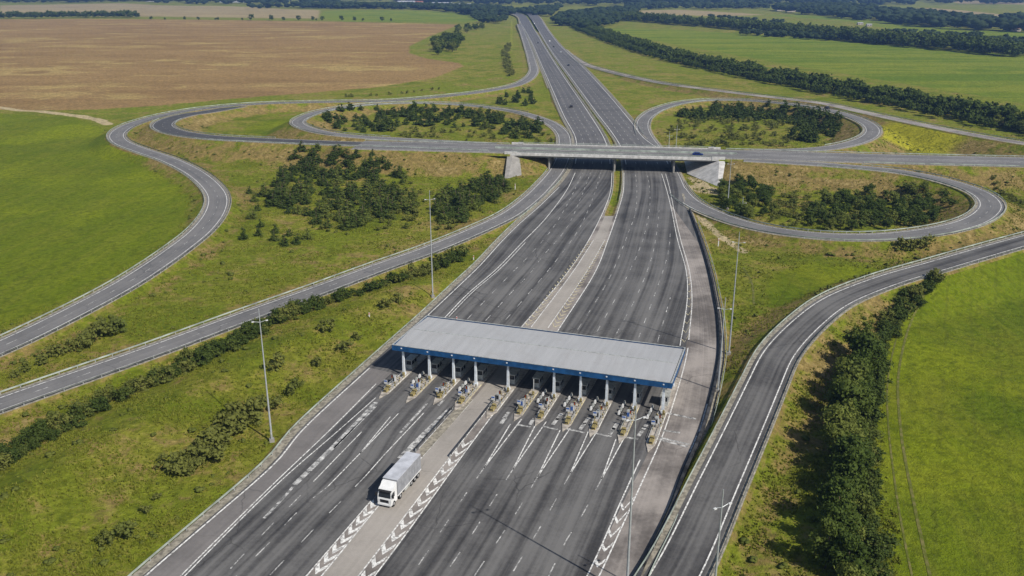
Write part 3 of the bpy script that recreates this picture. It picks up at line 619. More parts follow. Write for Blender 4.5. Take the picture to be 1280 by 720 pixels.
# ------------------------------------------------------------------ toll canopy
ZT = 7.0
A_, B_, C_, D_ = [at(*p, ZT) for p in ((487,431),(537,395),(853,435),(843,479))]
cen = (A_ + B_ + C_ + D_) / 4; uu = (D_ - A_) + (C_ - B_); uu /= np.linalg.norm(uu); vv = np.array([-uu[1], uu[0], 0])
CW = (np.linalg.norm(D_ - A_) + np.linalg.norm(C_ - B_)) / 2; CD = (np.linalg.norm(B_ - A_) + np.linalg.norm(C_ - D_)) / 2; CRZ = math.atan2(uu[1], uu[0])
canopy = thing('toll_canopy', 'wide grey metal toll canopy with blue fascia on slim white columns', 'canopy', (cen[0], cen[1], 0), CRZ)
def loc(p): d = np.asarray(p)[:2] - cen[:2]; return np.array([d @ uu[:2], d @ vv[:2]])
prof = [(-CD/2+.3, ZT-.12), (0, ZT+.28), (CD/2-.3, ZT-.12), (CD/2-.3, ZT-.45), (-CD/2+.3, ZT-.45)]
V = []
for x in (-CW/2+.3, CW/2-.3): V += [(x, p[0], p[1]) for p in prof]
MB().add(V, [(0,5,6,1), (1,6,7,2), (2,7,8,3), (3,8,9,4), (4,9,5,0), (0,1,2,3,4), (9,8,7,6,5)]).build('roof_panel', M['roof_sheet'], canopy)
MB().box((0, 0, ZT+.30), (CW-.7, .35, .06)).build('ridge_cap', M['steel'], canopy)
mb = MB()
for i in range(58): 
    x = -CW/2 + .8 + i
    for s in (-1, 1):
        y0, y1 = s*.25, s*(CD/2-.35); z0, z1 = ZT+.28-abs(y0)/(CD/2-.3)*.4, ZT-.12
        a, b = (y0, z0), (y1, z1-.0); mb.add([(x-.03,a[0],a[1]), (x+.03,a[0],a[1]), (x+.03,b[0],b[1]), (x-.03,b[0],b[1]), (x-.03,a[0],a[1]+.022), (x+.03,a[0],a[1]+.022), (x+.03,b[0],b[1]+.022), (x-.03,b[0],b[1]+.022)], [(4,5,6,7), (0,4,7,3), (1,2,6,5), (3,7,6,2)])
mb.build('seam', M['roof_sheet'], canopy, kind='stuff')
for s in (-1, 1):
    f = MB().box((0, s*CD/2, ZT-.55), (CW+.24, .22, 1.2)).build('fascia', M['blue'], canopy)
    MB().box((0, s*CD/2, ZT+.08), (CW+.3, .3, .06)).build('trim', M['steel'], f)
    f = MB().box((s*CW/2, 0, ZT-.55), (.22, CD-.24, 1.2)).build('fascia', M['blue'], canopy)
    MB().box((s*CW/2, 0, ZT+.08), (.3, CD-.32, .06)).build('trim', M['steel'], f)
MB().box((0, 0, ZT-.62), (CW-.3, CD-.3, .3)).build('ceiling', M['steel'], canopy)
COLPX = [(502,472),(536,475),(567,478.5),(596,481),(636,487),(692,497),(725,502),(758,506),(793,510.5),(829,514)]
COLX = [loc(at(*p))[0] for p in COLPX]; COLY = float(np.mean([loc(at(*p))[1] for p in COLPX])); print('canopy', CW, CD, COLY, [round(loc(at(*p))[1] - COLY, 1) for p in COLPX])
for x in COLX:
    for y in (COLY, COLY + 12.5):
        c = MB(); c.box((x, y, (ZT-.3)/2), (.52, .46, ZT-.3), taper=.72); c.box((x, y, .35), (.75, .75, .7)); c.build('column', M['column'], canopy)
    b = MB(); b.box((x, (COLY - CD/2 + .1)/2, ZT-.45), (.3, abs(COLY + CD/2) + .5, .22)); b.build('bracket', M['column'], canopy)

# ------------------------------------------------------------------ toll islands and what stands on them
ISLX = COLX[:5] + [loc(at(666,493))[0]] + COLX[5:]
where = ['leftmost toll lane', 'second column from the left', 'third column from the left', 'column left of the concrete median', 'column right of the concrete median', 'short post between the fifth and sixth columns', 'sixth column', 'seventh column', 'eighth column', 'ninth column', 'rightmost column']
def cpt(x, y, z=0): p = cen[:2] + uu[:2] * x + vv[:2] * y; return (p[0], p[1], z)
ORD = ['first','second','third','fourth','fifth','sixth','seventh','eighth','ninth','tenth']
LONG = [12, 12, 11, 12, 13, 12.5, 13, 13.5, 14, 14.5, 16]
for i, x in enumerate(ISLX):
    ln = LONG[i]; y0 = COLY - ln; y1 = COLY + 17; W = 1.75 if i not in (3, 4) else 2.2
    o = thing('toll_island', f'raised concrete toll island by the {where[i]}', 'traffic island', cpt(x, COLY), CRZ, 'toll islands under the canopy')
    n0, n1 = y0 - COLY, y1 - COLY
    MB().add([(-W/2, n0+3.0, -.05), (0, n0, -.05), (W/2, n0+3.0, -.05), (W/2, n1, -.05), (-W/2, n1, -.05), (-W/2, n0+3.0, .2), (0, n0, .2), (W/2, n0+3.0, .2), (W/2, n1, .2), (-W/2, n1, .2)],
             [(5,6,7,8,9), (0,1,6,5), (1,2,7,6), (2,3,8,7), (3,4,9,8), (4,0,5,9)]).build('kerb', M['kerb'], o)
    for s in (-1, 1): MB().box((s*(W/2-.06), n0+3.0+ln*.42, .215), (.13, ln*.8, .05)).build('kerb_stripe', M['paint_yellow' if i % 2 else 'paint'], o)
    for s in (-1, 1):
        g = MB(); g.box((s*(W/2-.22), -ln*.42, .78), (.07, ln*.56, .09)); g.build('guard_bar', M['steel'], o)
        for q in range(5): MB().box((s*(W/2-.22), -ln*(.16+.13*q), .47), (.08, .08, .55)).build('guard_post', M['steel'], o)
    MB().box((0, -ln*.30, .36), (.5, ln*.22, .34)).build('plinth', M['kerb'], o)
    # crash cushion at the nose: stepped yellow blocks with black bands
    cc = thing('crash_cushion', f'yellow crash cushion at island nose by the {where[i]}', 'crash cushion', cpt(x, y0 + 3.4, .2), CRZ, 'crash cushions before the toll lanes')
    mb = MB(); mb.box((0, 0, .32), (.75, 1.3, .64), taper=.8); mb.box((0, 1.0, .42), (.85, .7, .84), taper=.85); mb.build('body', M['hazard_yellow'], cc)
    MB().box((0, -.64, .36), (.68, .05, .2)).build('band', M['black'], cc); MB().box((0, .64, .62), (.86, .06, .2)).build('band', M['black'], cc)
    # booth
    bt = thing('toll_booth', f'small grey toll booth by the {where[i]}', 'toll booth', cpt(x - .15, COLY + 4.2, .2), CRZ, 'toll booths in the canopy shade')
    MB().box((0, 0, .5), (1.35, 2.8, 1.0)).build('wall', M['steel'], bt); w = MB().box((0, 0, 1.5), (1.29, 2.72, 1.0)).build('window', M['glass'], bt)
    fr = MB()
    for sx in (-1, 1):
        for sy in (-1, 0, 1): fr.box((sx*.63, sy*1.33, 1.5), (.1, .1, 1.0))
    fr.build('frame', M['booth_white'], w, kind='stuff'); MB().box((0, 0, 2.14), (1.7, 3.2, .22)).build('roof', M['steel'], bt); MB().box((-.69, -.4, 1.05), (.04, .8, 2.0)).build('door', M['booth_blue'], bt)
    # roadside cabinets, payment column, bollards, barrier gate, traffic light
    cb = thing('control_cabinet', f'pale control cabinet by the {where[i]}', 'cabinet', cpt(x - .25, COLY - 4.3 - (i % 3), .2), CRZ, 'control cabinets on the toll islands')
    MB().box((0, 0, .75), (.6, .9, 1.5)).build('housing', M['booth_white'], cb); MB().box((-.02, -.47, .9), (.45, .05, .8)).build('panel', M['booth_blue' if i % 2 else 'black'], cb); MB().box((0, 0, 1.53), (.7, 1.0, .06)).build('cap', M['steel'], cb)
    for j, (dx, dy) in enumerate(((.62, -1.6), (-.62, -2.6), (.6, -3.6), (.62, -5.8), (-.6, -7.4))):
        bl = thing('bollard', f'{ORD[j]} yellow bollard counted from the {where[i]}', 'bollard', cpt(x + dx, COLY + dy - .1 * (i % 3), .2), CRZ, f'bollards on the island by the {where[i]}')
        MB().tube((0, 0, 0), (0, 0, .95), .13, .13, 8).build('post', M['hazard_yellow'], bl); MB().tube((0, 0, .55), (0, 0, .75), .135, .135, 8).build('band', M['black'], bl)
    if i != 3:
        bg_ = thing('barrier_gate', f'toll gate with raised white arm by the {where[i]}', 'barrier gate', cpt(x + .35, COLY - 1.0, .2), CRZ, 'barrier gates of the toll lanes')
        MB().box((0, 0, .5), (.4, .5, 1.0)).build('housing', M['hazard_yellow'], bg_); a = MB().box((.1, 0, 2.3), (.12, .09, 2.8)).build('arm', M['lamp_white'], bg_)
        pass
    tl = thing('traffic_light', f'lane signal on a slim post by the {where[i]}', 'traffic light', cpt(x + .5, COLY - 6.6, .2), CRZ, 'lane signals on the toll islands')
    MB().tube((0, 0, 0), (0, 0, 2.2), .05, .05, 6).build('post', M['pole'], tl); hd = MB().box((0, 0, 2.5), (.32, .22, .7)).build('housing', M['black'], tl)
    MB().tube((0, -.12, 2.66), (0, -.15, 2.66), .1, .1, 8).build('red_lens', M['red'], hd); MB().tube((0, -.12, 2.34), (0, -.15, 2.34), .1, .1, 8).build('amber_lens', M['orange'], hd)
    sg = thing('sign_board', f'white and blue notice board by the {where[i]}', 'sign', cpt(x - .55, COLY - 7.6, .2), CRZ, 'notice boards on the toll islands')
    MB().tube((0, 0, 0), (0, 0, 1.2), .04, .04, 6).build('post', M['pole'], sg); MB().box((0, 0, 1.55), (.75, .06, .85)).build('board', M['lamp_white'], sg); MB().box((0, -.04, 1.75), (.62, .03, .3)).build('panel', M['booth_blue'], sg)
# white plastic lane dividers in the shaded lanes
k = 0
for i in (1, 3, 6, 7, 8, 9, 10):
    for j in range(4):
        x = ISLX[i] - 2.35 + .05 * j; y = COLY - 3.2 + j * 1.5
        o = thing('lane_divider', f'{ORD[3-j]} white divider block from the front, left of the {where[i]}', 'lane divider', cpt(x, y, .02), CRZ, f'divider blocks left of the {where[i]}')
        MB().box((0, 0, .4), (.45, 1.0, .8), taper=.55).build('block', M['lamp_white' if j % 2 == 0 else 'steel'], o); MB().box((0, 0, .09), (.62, 1.1, .14)).build('foot', M['black'], o); k += 1
# dry grass and rubble strip left of the concrete median
sheet('dirt_strip', [(524,561),(551,531),(585,493)], [(527,572),(558,538),(591,500)], M['gravel'], .035, 3)
# kerb rail along the median near the canopy
guardrail(lift(L([(563,572),(590,538),(612,510),(626,492)]), .03), 'short dark rail along the right side of the concrete median before the canopy', mat='dark_rail', hgt=.8, name='guardrail', group=None)
guardrail(lift(L([(520,565),(545,536),(566,512)]), .03), 'short dark rail along the left side of the concrete median before the canopy', mat='dark_rail', hgt=.8, name='guardrail', group=None)

# ------------------------------------------------------------------ lamp posts
def lamp_post(px, py, top, label, ang=.3, rod=True):
    b = at(px, py, 0); b[2] = ground_z(b[0], b[1]); b = at(px, py, b[2]); b[2] = ground_z(b[0], b[1])
    lo, hi = 4, 60
    for _ in range(40):
        m = (lo + hi) / 2; f = b[1] * CT - (b[2] + m - H) * ST; u_ = b[1] * ST + (b[2] + m - H) * CT
        if CY - F * u_ / f > top: lo = m
        else: hi = m
    hgt = lo; hl = hgt - 2.4
    o = thing('lamp_post', label, 'lamp post', b, ang, 'tall grey lamp posts around the interchange')
    MB().box((0, 0, .25), (.9, .9, .8)).build('footing', M['concrete'], o)
    MB().tube((0, 0, .4), (0, 0, hgt), .20, .07, 10).build('pole', M['pole'], o)
    for s in (-1, 1):
        a = MB().tube((0, 0, hl-.15), (s*1.05, 0, hl+.1), .04, .04, 6).build('arm', M['pole'], o)
        MB().box((s*1.2, -.12, hl+.12), (.42, .28, .13)).build('lamp_head', M['lamp_white'], o)
    c = MB().box((0, 0, 1.6), (.26, .44, .9)).build('cabinet_door', M['steel'], o)
    return o
lamp_post(340, 552, 386, 'tall lamp post at the left edge of the plaza between the camera and the canopy', .35)
lamp_post(541, 372, 238, 'tall lamp post left of the motorway just behind the canopy', .35)
lamp_post(783, 745, 503, 'tall lamp post standing on the right half of the plaza in front of the canopy', .35)
lamp_post(888, 790, 612, 'lamp post on the lower right ramp at the bottom edge', .5)
lamp_post(897, 490, 372, 'lamp post between the right end of the canopy and the ramp', -.2)
lamp_post(911, 443, 290, 'tall lamp post on the grass right of the crash barrier', -.2)
lamp_post(909, 262, 197, 'lamp post in front of the right bridge abutment', .1)
lamp_post(927, 270, 246, 'short lamp post among the trees of the near right loop', .1)
lamp_post(845, 184, 156, 'right of two lamp posts inside the far right loop', .1)
lamp_post(836, 184, 164, 'left of two lamp posts inside the far right loop', .1)
def marker(px, py, h, label):
    b = at(px, py); b[2] = ground_z(b[0], b[1]); o = thing('marker_post', label, 'marker post', b)
    MB().box((0, 0, h/2), (.28, .18, h)).build('post', M['lamp_white'], o); MB().box((0, -.1, h*.8), (.24, .03, .3)).build('reflector', M['red'], o)
marker(644, 236, 2.4, 'white marker post on the grass below the left bridge slope'); marker(898, 305, 2.6, 'white marker post on the bank right of the crash barrier')
marker(571, 400, 1.2, 'small white marker on the bank above the canopy left end'); marker(462, 402, 1.2, 'small white marker among shrubs left of the canopy'); marker(592, 323, 1.3, 'small white marker beside the motorway left verge')

# ------------------------------------------------------------------ lorry
def make_truck():
    zt = 4.05; f0 = at(487.5, 598.5, zt); r0 = at(517, 566, zt); d = f0 - r0; Lb = np.linalg.norm(d); d /= Lb; rz = math.atan2(d[1], d[0])      # local +x is forward
    o = thing('lorry', 'white lorry with grey box body leaving the toll plaza', 'truck', (f0[0], f0[1], .03), rz)
    W = 2.55
    b = MB(); b.box((-Lb/2, 0, 2.52), (Lb, W, 2.85)); body = b.build('box_body', M['tarpaulin'], o)
    MB().box((-Lb/2, 0, zt-.06), (Lb+.06, W+.06, .09)).build('roof', M['tarp_roof'], body)
    MB().box((-Lb/2, 0, 1.12), (Lb+.04, W+.08, .16)).build('side_rail', M['truck_white'], body)
    rb = MB()
    for i in range(9): 
        for s in (-1, 1): rb.box((-.45 - i*(Lb-.9)/8, s*(W/2+.012), 2.5), (.09, .03, 2.55))
    rb.build('rib', M['tarpaulin'], body)
    for s in (-1, 1): MB().box((-Lb-.03, s*.63, 2.5), (.06, 1.2, 2.6)).build('rear_door', M['tarpaulin'], body)
    MB().box((-Lb/2+.2, 0, .85), (Lb-.4, .9, .3)).build('chassis', M['chassis'], o)
    for s in (-1, 1): MB().box((-Lb*.42, s*1.14, .72), (2.0, .16, .6)).build('side_guard', M['steel'], o)
    MB().tube((-1.9, -.95, .75), (-.5, -.95, .75), .33, .33, 12).build('fuel_tank', M['rim'], o)
    # cab: side profile in (x, z)
    cab = [(.12, .55), (2.05, .5), (2.22, .62), (2.25, 1.45), (2.18, 1.75), (1.92, 2.75), (1.70, 3.05), (1.0, 3.32), (.55, 3.72), (.12, 3.80)]
    c = MB().prism(cab, -1.22, 1.22).build('cab', M['truck_white'], o)
    ws = MB().add([(2.19, -1.08, 1.80), (2.19, 1.08, 1.80), (1.955, 1.0, 2.72), (1.955, -1.0, 2.72), (2.1, -1.08, 1.80), (2.1, 1.08, 1.80), (1.86, 1.0, 2.72), (1.86, -1.0, 2.72)], [(0,1,2,3), (4,7,6,5), (0,4,5,1), (3,2,6,7), (0,3,7,4), (1,5,6,2)]).build('windscreen', M['glass'], c)
    for wp in (-.35, .35): MB().tube((2.22, wp, 1.84), (2.14, wp+.6, 2.2), .02, .02, 5).build('wiper', M['black'], ws)
    for s in (-1, 1):
        dr = MB().box((1.38, s*1.225, 1.45), (1.0, .03, 1.7)).build('door', M['truck_white'], c)
        MB().add([(1.0, s*1.245, 1.75), (1.95, s*1.245, 1.75), (1.75, s*1.245, 2.6), (1.0, s*1.245, 2.6), (1.0, s*1.20, 1.75), (1.95, s*1.20, 1.75), (1.75, s*1.20, 2.6), (1.0, s*1.20, 2.6)], [(0,1,2,3), (4,7,6,5), (0,4,5,1), (1,5,6,2), (2,6,7,3), (3,7,4,0)]).build('side_window', M['glass'], dr)
        mi = MB(); mi.box((2.1, s*1.5, 2.25), (.14, .3, .6)); mi.tube((1.95, s*1.22, 2.5), (2.1, s*1.48, 2.5), .03, .03, 5); mi.build('mirror', M['black'], c)
        MB().box((2.245, s*.95, .85), (.06, .42, .22)).build('headlight', M['lamp_white'], c)
    MB().box((2.26, 0, 1.22), (.05, 1.5, .5)).build('grille', M['black'], c); MB().box((2.27, 0, .62), (.12, 2.4, .3)).build('bumper', M['truck_white'], c)
    MB().box((1.98, 0, 2.93), (.5, 2.3, .1)).build('sun_visor', M['black'], c)
    for x, n in ((1.35, 1), (-1.0 + .0, 1), (-Lb+3.6, 1), (-Lb+2.35, 1), (-Lb+1.1, 1)):
        for s in (-1, 1):
            w = MB().tube((x, s*.92, .50), (x, s*1.25, .50), .50, .50, 16).build('wheel', M['black'], o); MB().tube((x, s*1.2, .5), (x, s*1.265, .5), .28, .24, 12).build('rim', M['rim'], w)
    for s in (-1, 1): MB().box((-Lb-.03, s*.95, .95), (.06, .4, .18)).build('tail_light', M['red'], o)
make_truck()

# ------------------------------------------------------------------ cars
def car(pos, d, col, label, van=False, z=.04):
    rz = math.atan2(d[1], d[0]); o = thing('car', label, 'car', (pos[0], pos[1], pos[2] + z), rz, 'cars on the motorway and bridge')
    m = M_plain('car_paint', col, .35, .1, .05)
    L_ = 4.6; prof = [(-2.3,.35),(2.3,.35),(2.32,.75),(1.25,.95),(.55,1.45),(-1.2,1.48),(-2.1,1.0),(-2.3,.9)]
    b = MB().prism(prof, -.88, .88).build('body', m, o)
    MB().add([(1.24,-.75,.98),(1.24,.75,.98),(.60,.68,1.43),(.60,-.68,1.43),(1.3,-.75,1.0),(1.3,.75,1.0),(.64,.68,1.46),(.64,-.68,1.46)], [(0,1,2,3),(7,6,5,4),(0,4,5,1),(3,2,6,7),(0,3,7,4),(1,5,6,2)]).build('windscreen', M['glass'], b)
    for s in (-1, 1): MB().box((-.35, s*.885, 1.17), (1.7, .02, .36)).build('side_window', M['glass'], b)
    for x in (-1.4, 1.4):
        for s in (-1, 1): MB().tube((x, s*.7, .32), (x, s*.9, .32), .32, .32, 10).build('wheel', M['black'], o)
def lane_dir(key, p):
    P = EDGE[key]; i = np.argmin(np.linalg.norm(P[:, :2] - p[:2], axis=1)); i = min(max(i, 1), len(P) - 2); return P[i+1] - P[i-1]
for px, py, key, col, lab in ((714,134,'LC_R',(.03,.03,.035),'dark car on the left carriageway, the nearest one beyond the bridge'), (672.5,54,'LC_R',(.04,.04,.05),'dark car on the left carriageway far beyond the bridge'), (687,52,'RC_L',(.75,.75,.75),'white car on the right carriageway far beyond the bridge'),
                          (692,59,'RC_L',(.03,.03,.03),'black car behind the white one on the far right carriageway'), (701,66,'RC_L',(.35,.36,.38),'grey car on the far right carriageway between two dark ones'), (710.6,82,'RC_L',(.03,.035,.05),'dark car on the right carriageway, the nearest one beyond the bridge'), (668,30,'RC_L',(.7,.7,.7),'small white car farthest along the right carriageway')):
    p = at(px, py, .02); car(p, lane_dir(key, p), col, lab)
p = at(872, 194.5, 7.02); car(p, ax, (.012, .03, .15), 'blue car crossing the bridge near its right end')
p = at(1034, 136.0, 4.9); car(p, at(1062,145,5.5) - at(1025,135.5,4.8), (.03, .03, .035), 'dark car on the far right loop')

# ------------------------------------------------------------------ trees
ICO = None
def ico():
    t_ = (1 + 5 ** .5) / 2; V = np.array([(-1,t_,0),(1,t_,0),(-1,-t_,0),(1,-t_,0),(0,-1,t_),(0,1,t_),(0,-1,-t_),(0,1,-t_),(t_,0,-1),(t_,0,1),(-t_,0,-1),(-t_,0,1)], float); V /= np.linalg.norm(V[0])
    Fc = np.array([(0,11,5),(0,5,1),(0,1,7),(0,7,10),(0,10,11),(1,5,9),(5,11,4),(11,10,2),(10,7,6),(7,1,8),(3,9,4),(3,4,2),(3,2,6),(3,6,8),(3,8,9),(4,9,5),(2,4,11),(6,2,10),(8,6,7),(9,8,1)]); return V, Fc
IV, IF = ico()
def raw_mesh(name, V, tris, tone, mats, mi=None):
    me = bpy.data.meshes.new(name); me.vertices.add(len(V)); me.vertices.foreach_set('co', np.asarray(V, np.float32).ravel())
    tris = np.asarray(tris, np.int32); me.loops.add(tris.size); me.loops.foreach_set('vertex_index', tris.ravel()); me.polygons.add(len(tris))
    me.polygons.foreach_set('loop_start', np.arange(0, tris.size, 3, dtype=np.int32)); me.polygons.foreach_set('loop_total', np.full(len(tris), 3, np.int32))
    a = me.attributes.new('tone', 'FLOAT', 'POINT'); a.data.foreach_set('value', np.asarray(tone, np.float32))
    for m in mats: me.materials.append(m)
    if mi is not None: me.polygons.foreach_set('material_index', np.asarray(mi, np.int32))
    me.update(calc_edges=True); return me
def crown_arrays(r, kind, nleaf, size):
    """unit-height crown: opaque clump cores plus loose leaf quads"""
    Vs, Ts, To = [], [], []; n0 = 0
    def add(V, T, tone):
        nonlocal n0; Vs.append(V); Ts.append(T + n0); To.append(tone); n0 += len(V)
    if kind == 'pine':
        K = 9; zs = np.linspace(.10, .96, K); C = []; R = []
        for z in zs:
            rad = (.34 * (1 - z) ** .7 + .03) * (.75 + .5 * r.random()); m = max(1, int(5 * (1 - z) + 1))
            for q in range(m):
                a = r.random() * 6.28; C.append((math.cos(a) * rad * .65, math.sin(a) * rad * .65, z + .06 * r.normal())); R.append(rad * .62)
        C, R = np.array(C), np.array(R); flat = .55
    else:
        if kind == 'tree': k = 26; zc, zr, xr, r0, r1 = .55, .38, .33, .07, .19
        else: k = 18; zc, zr, xr, r0, r1 = .42, .38, .52, .10, .27
        d = r.normal(size=(k, 3)); d /= np.linalg.norm(d, axis=1)[:, None]; rad = r.random(k) ** .4
        C = d * rad[:, None] * np.array([xr, xr * (.8 + .4 * r.random()), zr]) + np.array([0, 0, zc]); R = r0 + (r1 - r0) * r.random(k); flat = .8
    for c, s in zip(C, R):
        V = IV * (s * .58) * (1 + .25 * r.normal(size=(12, 1))); V = V * np.array([1, 1, flat]) + c; V[:, 2] = np.maximum(V[:, 2], .01)
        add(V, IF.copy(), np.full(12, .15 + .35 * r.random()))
    w = R ** 2; idx = r.choice(len(C), nleaf, p=w / w.sum()); d = r.normal(size=(nleaf, 3)); d /= np.linalg.norm(d, axis=1)[:, None]
    p = C[idx] + d * (R[idx] * (.55 + .75 * r.random(nleaf)))[:, None] * np.array([1, 1, flat]); p[:, 2] = np.maximum(p[:, 2], .02)
    nrm = d + .75 * r.normal(size=(nleaf, 3)) + np.array([0, 0, .35]); nrm /= np.linalg.norm(nrm, axis=1)[:, None]
    a = np.cross(nrm, r.normal(size=(nleaf, 3))); a /= np.linalg.norm(a, axis=1)[:, None]; b = np.cross(nrm, a); s = (size * (.6 + .8 * r.random(nleaf)))[:, None]
    V = np.stack([p + a * s, p + b * s * .7, p - a * s, p - b * s * .7], 1).reshape(-1, 3); q = np.arange(nleaf)[:, None] * 4
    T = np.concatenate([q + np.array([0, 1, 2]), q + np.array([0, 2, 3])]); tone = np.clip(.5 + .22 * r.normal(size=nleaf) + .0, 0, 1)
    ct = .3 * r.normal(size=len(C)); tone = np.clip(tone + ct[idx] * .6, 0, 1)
    add(V, T, np.repeat(tone, 4)); return np.vstack(Vs), np.vstack(Ts), np.concatenate(To)
def trunk_arrays(r, kind):
    mb = MB(); top = {'tree': .62, 'pine': .9, 'shrub': .35}[kind]; r0 = {'tree': .028, 'pine': .022, 'shrub': .02}[kind]
    mb.tube((0, 0, -.04), (0, 0, top), r0, r0 * .35, 6)
    for q in range(4 if kind != 'pine' else 2):
        a = q * 1.6 + r.random(); z = top * (.45 + .1 * q); e = .2 if kind != 'pine' else .1; mb.tube((0, 0, z), (math.cos(a)*e, math.sin(a)*e, z+.16), r0 * .5, r0 * .2, 5)
    if kind == 'shrub':
        for q in range(3): a = q * 2.1; mb.tube((0, 0, -.03), (math.cos(a)*.25, math.sin(a)*.25, .4), r0*.8, r0*.3, 5)
    V = np.array(mb.v); T = []
    for f in mb.f:
        for i in range(1, len(f) - 1): T.append((f[0], f[i], f[i+1]))
    return V, np.array(T)
LEAFMAT = {'tree': 'leaf', 'pine': 'needle', 'shrub': 'shrub'}
LIB = {}
def library():
    for kind, hi, lo, hs, ls in (('tree', 1500, 300, .032, .07), ('pine', 700, 200, .032, .06), ('shrub', 700, 170, .05, .10)):
        for q in range(4):
            r = np.random.default_rng(hash_seed(kind, q)); V, T, To = crown_arrays(r, kind, hi, hs); tv, tt = trunk_arrays(r, kind)
            LIB[kind, 'hi', q] = (raw_mesh('crown', V, T, To, [M[LEAFMAT[kind]]]), raw_mesh('trunk', tv, tt, np.full(len(tv), .5), [M['bark']]))
            V, T, To = crown_arrays(r, kind, lo, ls)
            LIB[kind, 'lo', q] = raw_mesh(kind, np.vstack([V, tv]), np.vstack([T, tt + len(V)]), np.concatenate([To, np.full(len(tv), .5)]), [M[LEAFMAT[kind]], M['bark']], np.concatenate([np.zeros(len(T)), np.ones(len(tt))]))
            LIB[kind, 'arr', q] = crown_arrays(r, kind, 130, .085)
FARW = []
def far_wood_lib():
    for q in range(4):
        r = np.random.default_rng(900 + q); Vs, Ts, To, n = [], [], [], 0
        for k in range(7):
            d = r.normal(size=3); d /= np.linalg.norm(d); c = d * r.random() ** .5 * np.array([.3, .3, .28]) + np.array([0, 0, .6]); V = IV * (.14 + .12 * r.random()) * (1 + .28 * r.normal(size=(12, 1))) + c
            Vs.append(V); Ts.append(IF + n); n += 12; To.append(np.full(12, r.random()))
        FARW.append((np.vstack(Vs), np.vstack(Ts), np.concatenate(To)))
def hash_seed(k, q): return {'tree': 100, 'pine': 200, 'shrub': 300}[k] + q
library(); far_wood_lib()
NAMES = {'tree': 'tree', 'pine': 'pine_tree', 'shrub': 'shrub'}; CATS = {'tree': 'tree', 'pine': 'pine tree', 'shrub': 'shrub'}
COUNT = {'tree': 0, 'pine': 0, 'shrub': 0}; STUFF = {'tree': [], 'pine': [], 'shrub': []}
def plant(kind, x, y, hgt, label, group=None, wide=1.0, gapmin=.3):
    if road_gap(x, y) < gapmin: return
    z = ground_z(x, y); px = hgt * F / slant((x, y, z)); COUNT[kind] += 1
    if COUNT[kind] > 300: STUFF[kind].append((x, y, z - .05, hgt, wide)); return
    q = random.randrange(4)
    if px > 13:
        o = thing(NAMES[kind], label, CATS[kind], (x, y, z - .05), random.random() * 6.28, group); c, t_ = LIB[kind, 'hi', q]; link('crown', c, o); link('trunk', t_, o)
    else:
        o = link(NAMES[kind], LIB[kind, 'lo', q], None, label, CATS[kind], group); o.location = (x, y, z - .05); o.rotation_euler = (0, 0, random.random() * 6.28)
    o.scale = (hgt * wide, hgt * wide, hgt)
def in_poly(x, y, poly):
    c = False; n = len(poly)
    for i in range(n):
        x0, y0 = poly[i][:2]; x1, y1 = poly[(i+1) % n][:2]
        if (y0 > y) != (y1 > y) and x < (x1-x0)*(y-y0)/(y1-y0)+x0: c = not c
    return c
def scatter(kind, poly_px, n, dmin, h0, h1, label, group, wide=1.0, gapmin=1.5):
    P = pts(poly_px); got = []; lo, hi = P[:, :2].min(0), P[:, :2].max(0); tries = 0
    while len(got) < n and tries < n * 60:
        tries += 1; x, y = lo[0] + random.random() * (hi[0]-lo[0]), lo[1] + random.random() * (hi[1]-lo[1])
        if not in_poly(x, y, P) or any((x-a)**2 + (y-b)**2 < dmin*dmin for a, b in got): continue
        got.append((x, y)); plant(kind, x, y, h0 + (h1-h0) * random.random(), label, group, wide * (.85 + .3 * random.random()), gapmin)
_u = 'first second third fourth fifth sixth seventh eighth ninth tenth eleventh twelfth thirteenth fourteenth fifteenth sixteenth seventeenth eighteenth nineteenth twentieth'.split()
ORDW = _u + ['twenty-' + w for w in _u[:9]] + ['thirtieth'] + ['thirty-' + w for w in _u[:9]] + ['fortieth'] + ['forty-' + w for w in _u[:9]]
def row(kind, line_px, step, h0, h1, label, group, jit=1.0, rows=1, gap=3.0, wide=1.0, gapmin=.8, skip=.0, end=None):
    num = 0
    P = spline(pts(line_px), step)
    for k in range(rows):
        for p, nn in zip(P, normals2(P)):
            if random.random() < skip: continue
            o = (k - (rows-1)/2) * gap + random.uniform(-jit, jit); a = random.uniform(-.4, .4) * step; X, Y = p[0] + nn[0]*o - nn[1]*a, p[1] + nn[1]*o + nn[0]*a
            if road_gap(X, Y) < gapmin: continue
            plant(kind, X, Y, h0 + (h1-h0) * random.random(), label if end is None else f'{label}, {ORDW[min(num, len(ORDW)-1)]} from its {end}', group, wide * (.85 + .3 * random.random()), gapmin); num += 1
# tall row on the right, nearest the camera
row('tree', [(1050,745),(1045,690),(1044,630),(1049,570),(1058,520),(1065,480),(1078,446)], 3.4, 6.0, 10.5, 'tall leafy tree in the shadowy row beside the ramp', 'tree row right of the lower right ramp', 1.8, 1, 3, .9, end='near end')
row('tree', [(1075,760),(1068,690),(1062,630),(1063,570),(1070,520),(1078,480),(1092,440)], 5.0, 3.0, 6.0, 'lower leafy tree behind the tall row, on its meadow side', 'lower trees behind the tall row', 1.8, 1, 3, 1.0, end='near end')
row('shrub', [(1080,750),(1076,690),(1072,620),(1073,550),(1077,500),(1085,460)], 2.0, 1.8, 4.4, 'dark shrub on the field side of the tall tree row', 'shrubs along the meadow edge', 1.0, 3, 2.0, 1.1, .8, .05)
row('shrub', [(1085,450),(1110,415),(1140,384),(1165,366),(1195,348)], 2.2, 1.8, 4.6, 'shrub in the narrow hedge between ramp and meadow', 'hedge between the right ramp and the meadow', .9, 2, 2.0, 1, .8, .15)
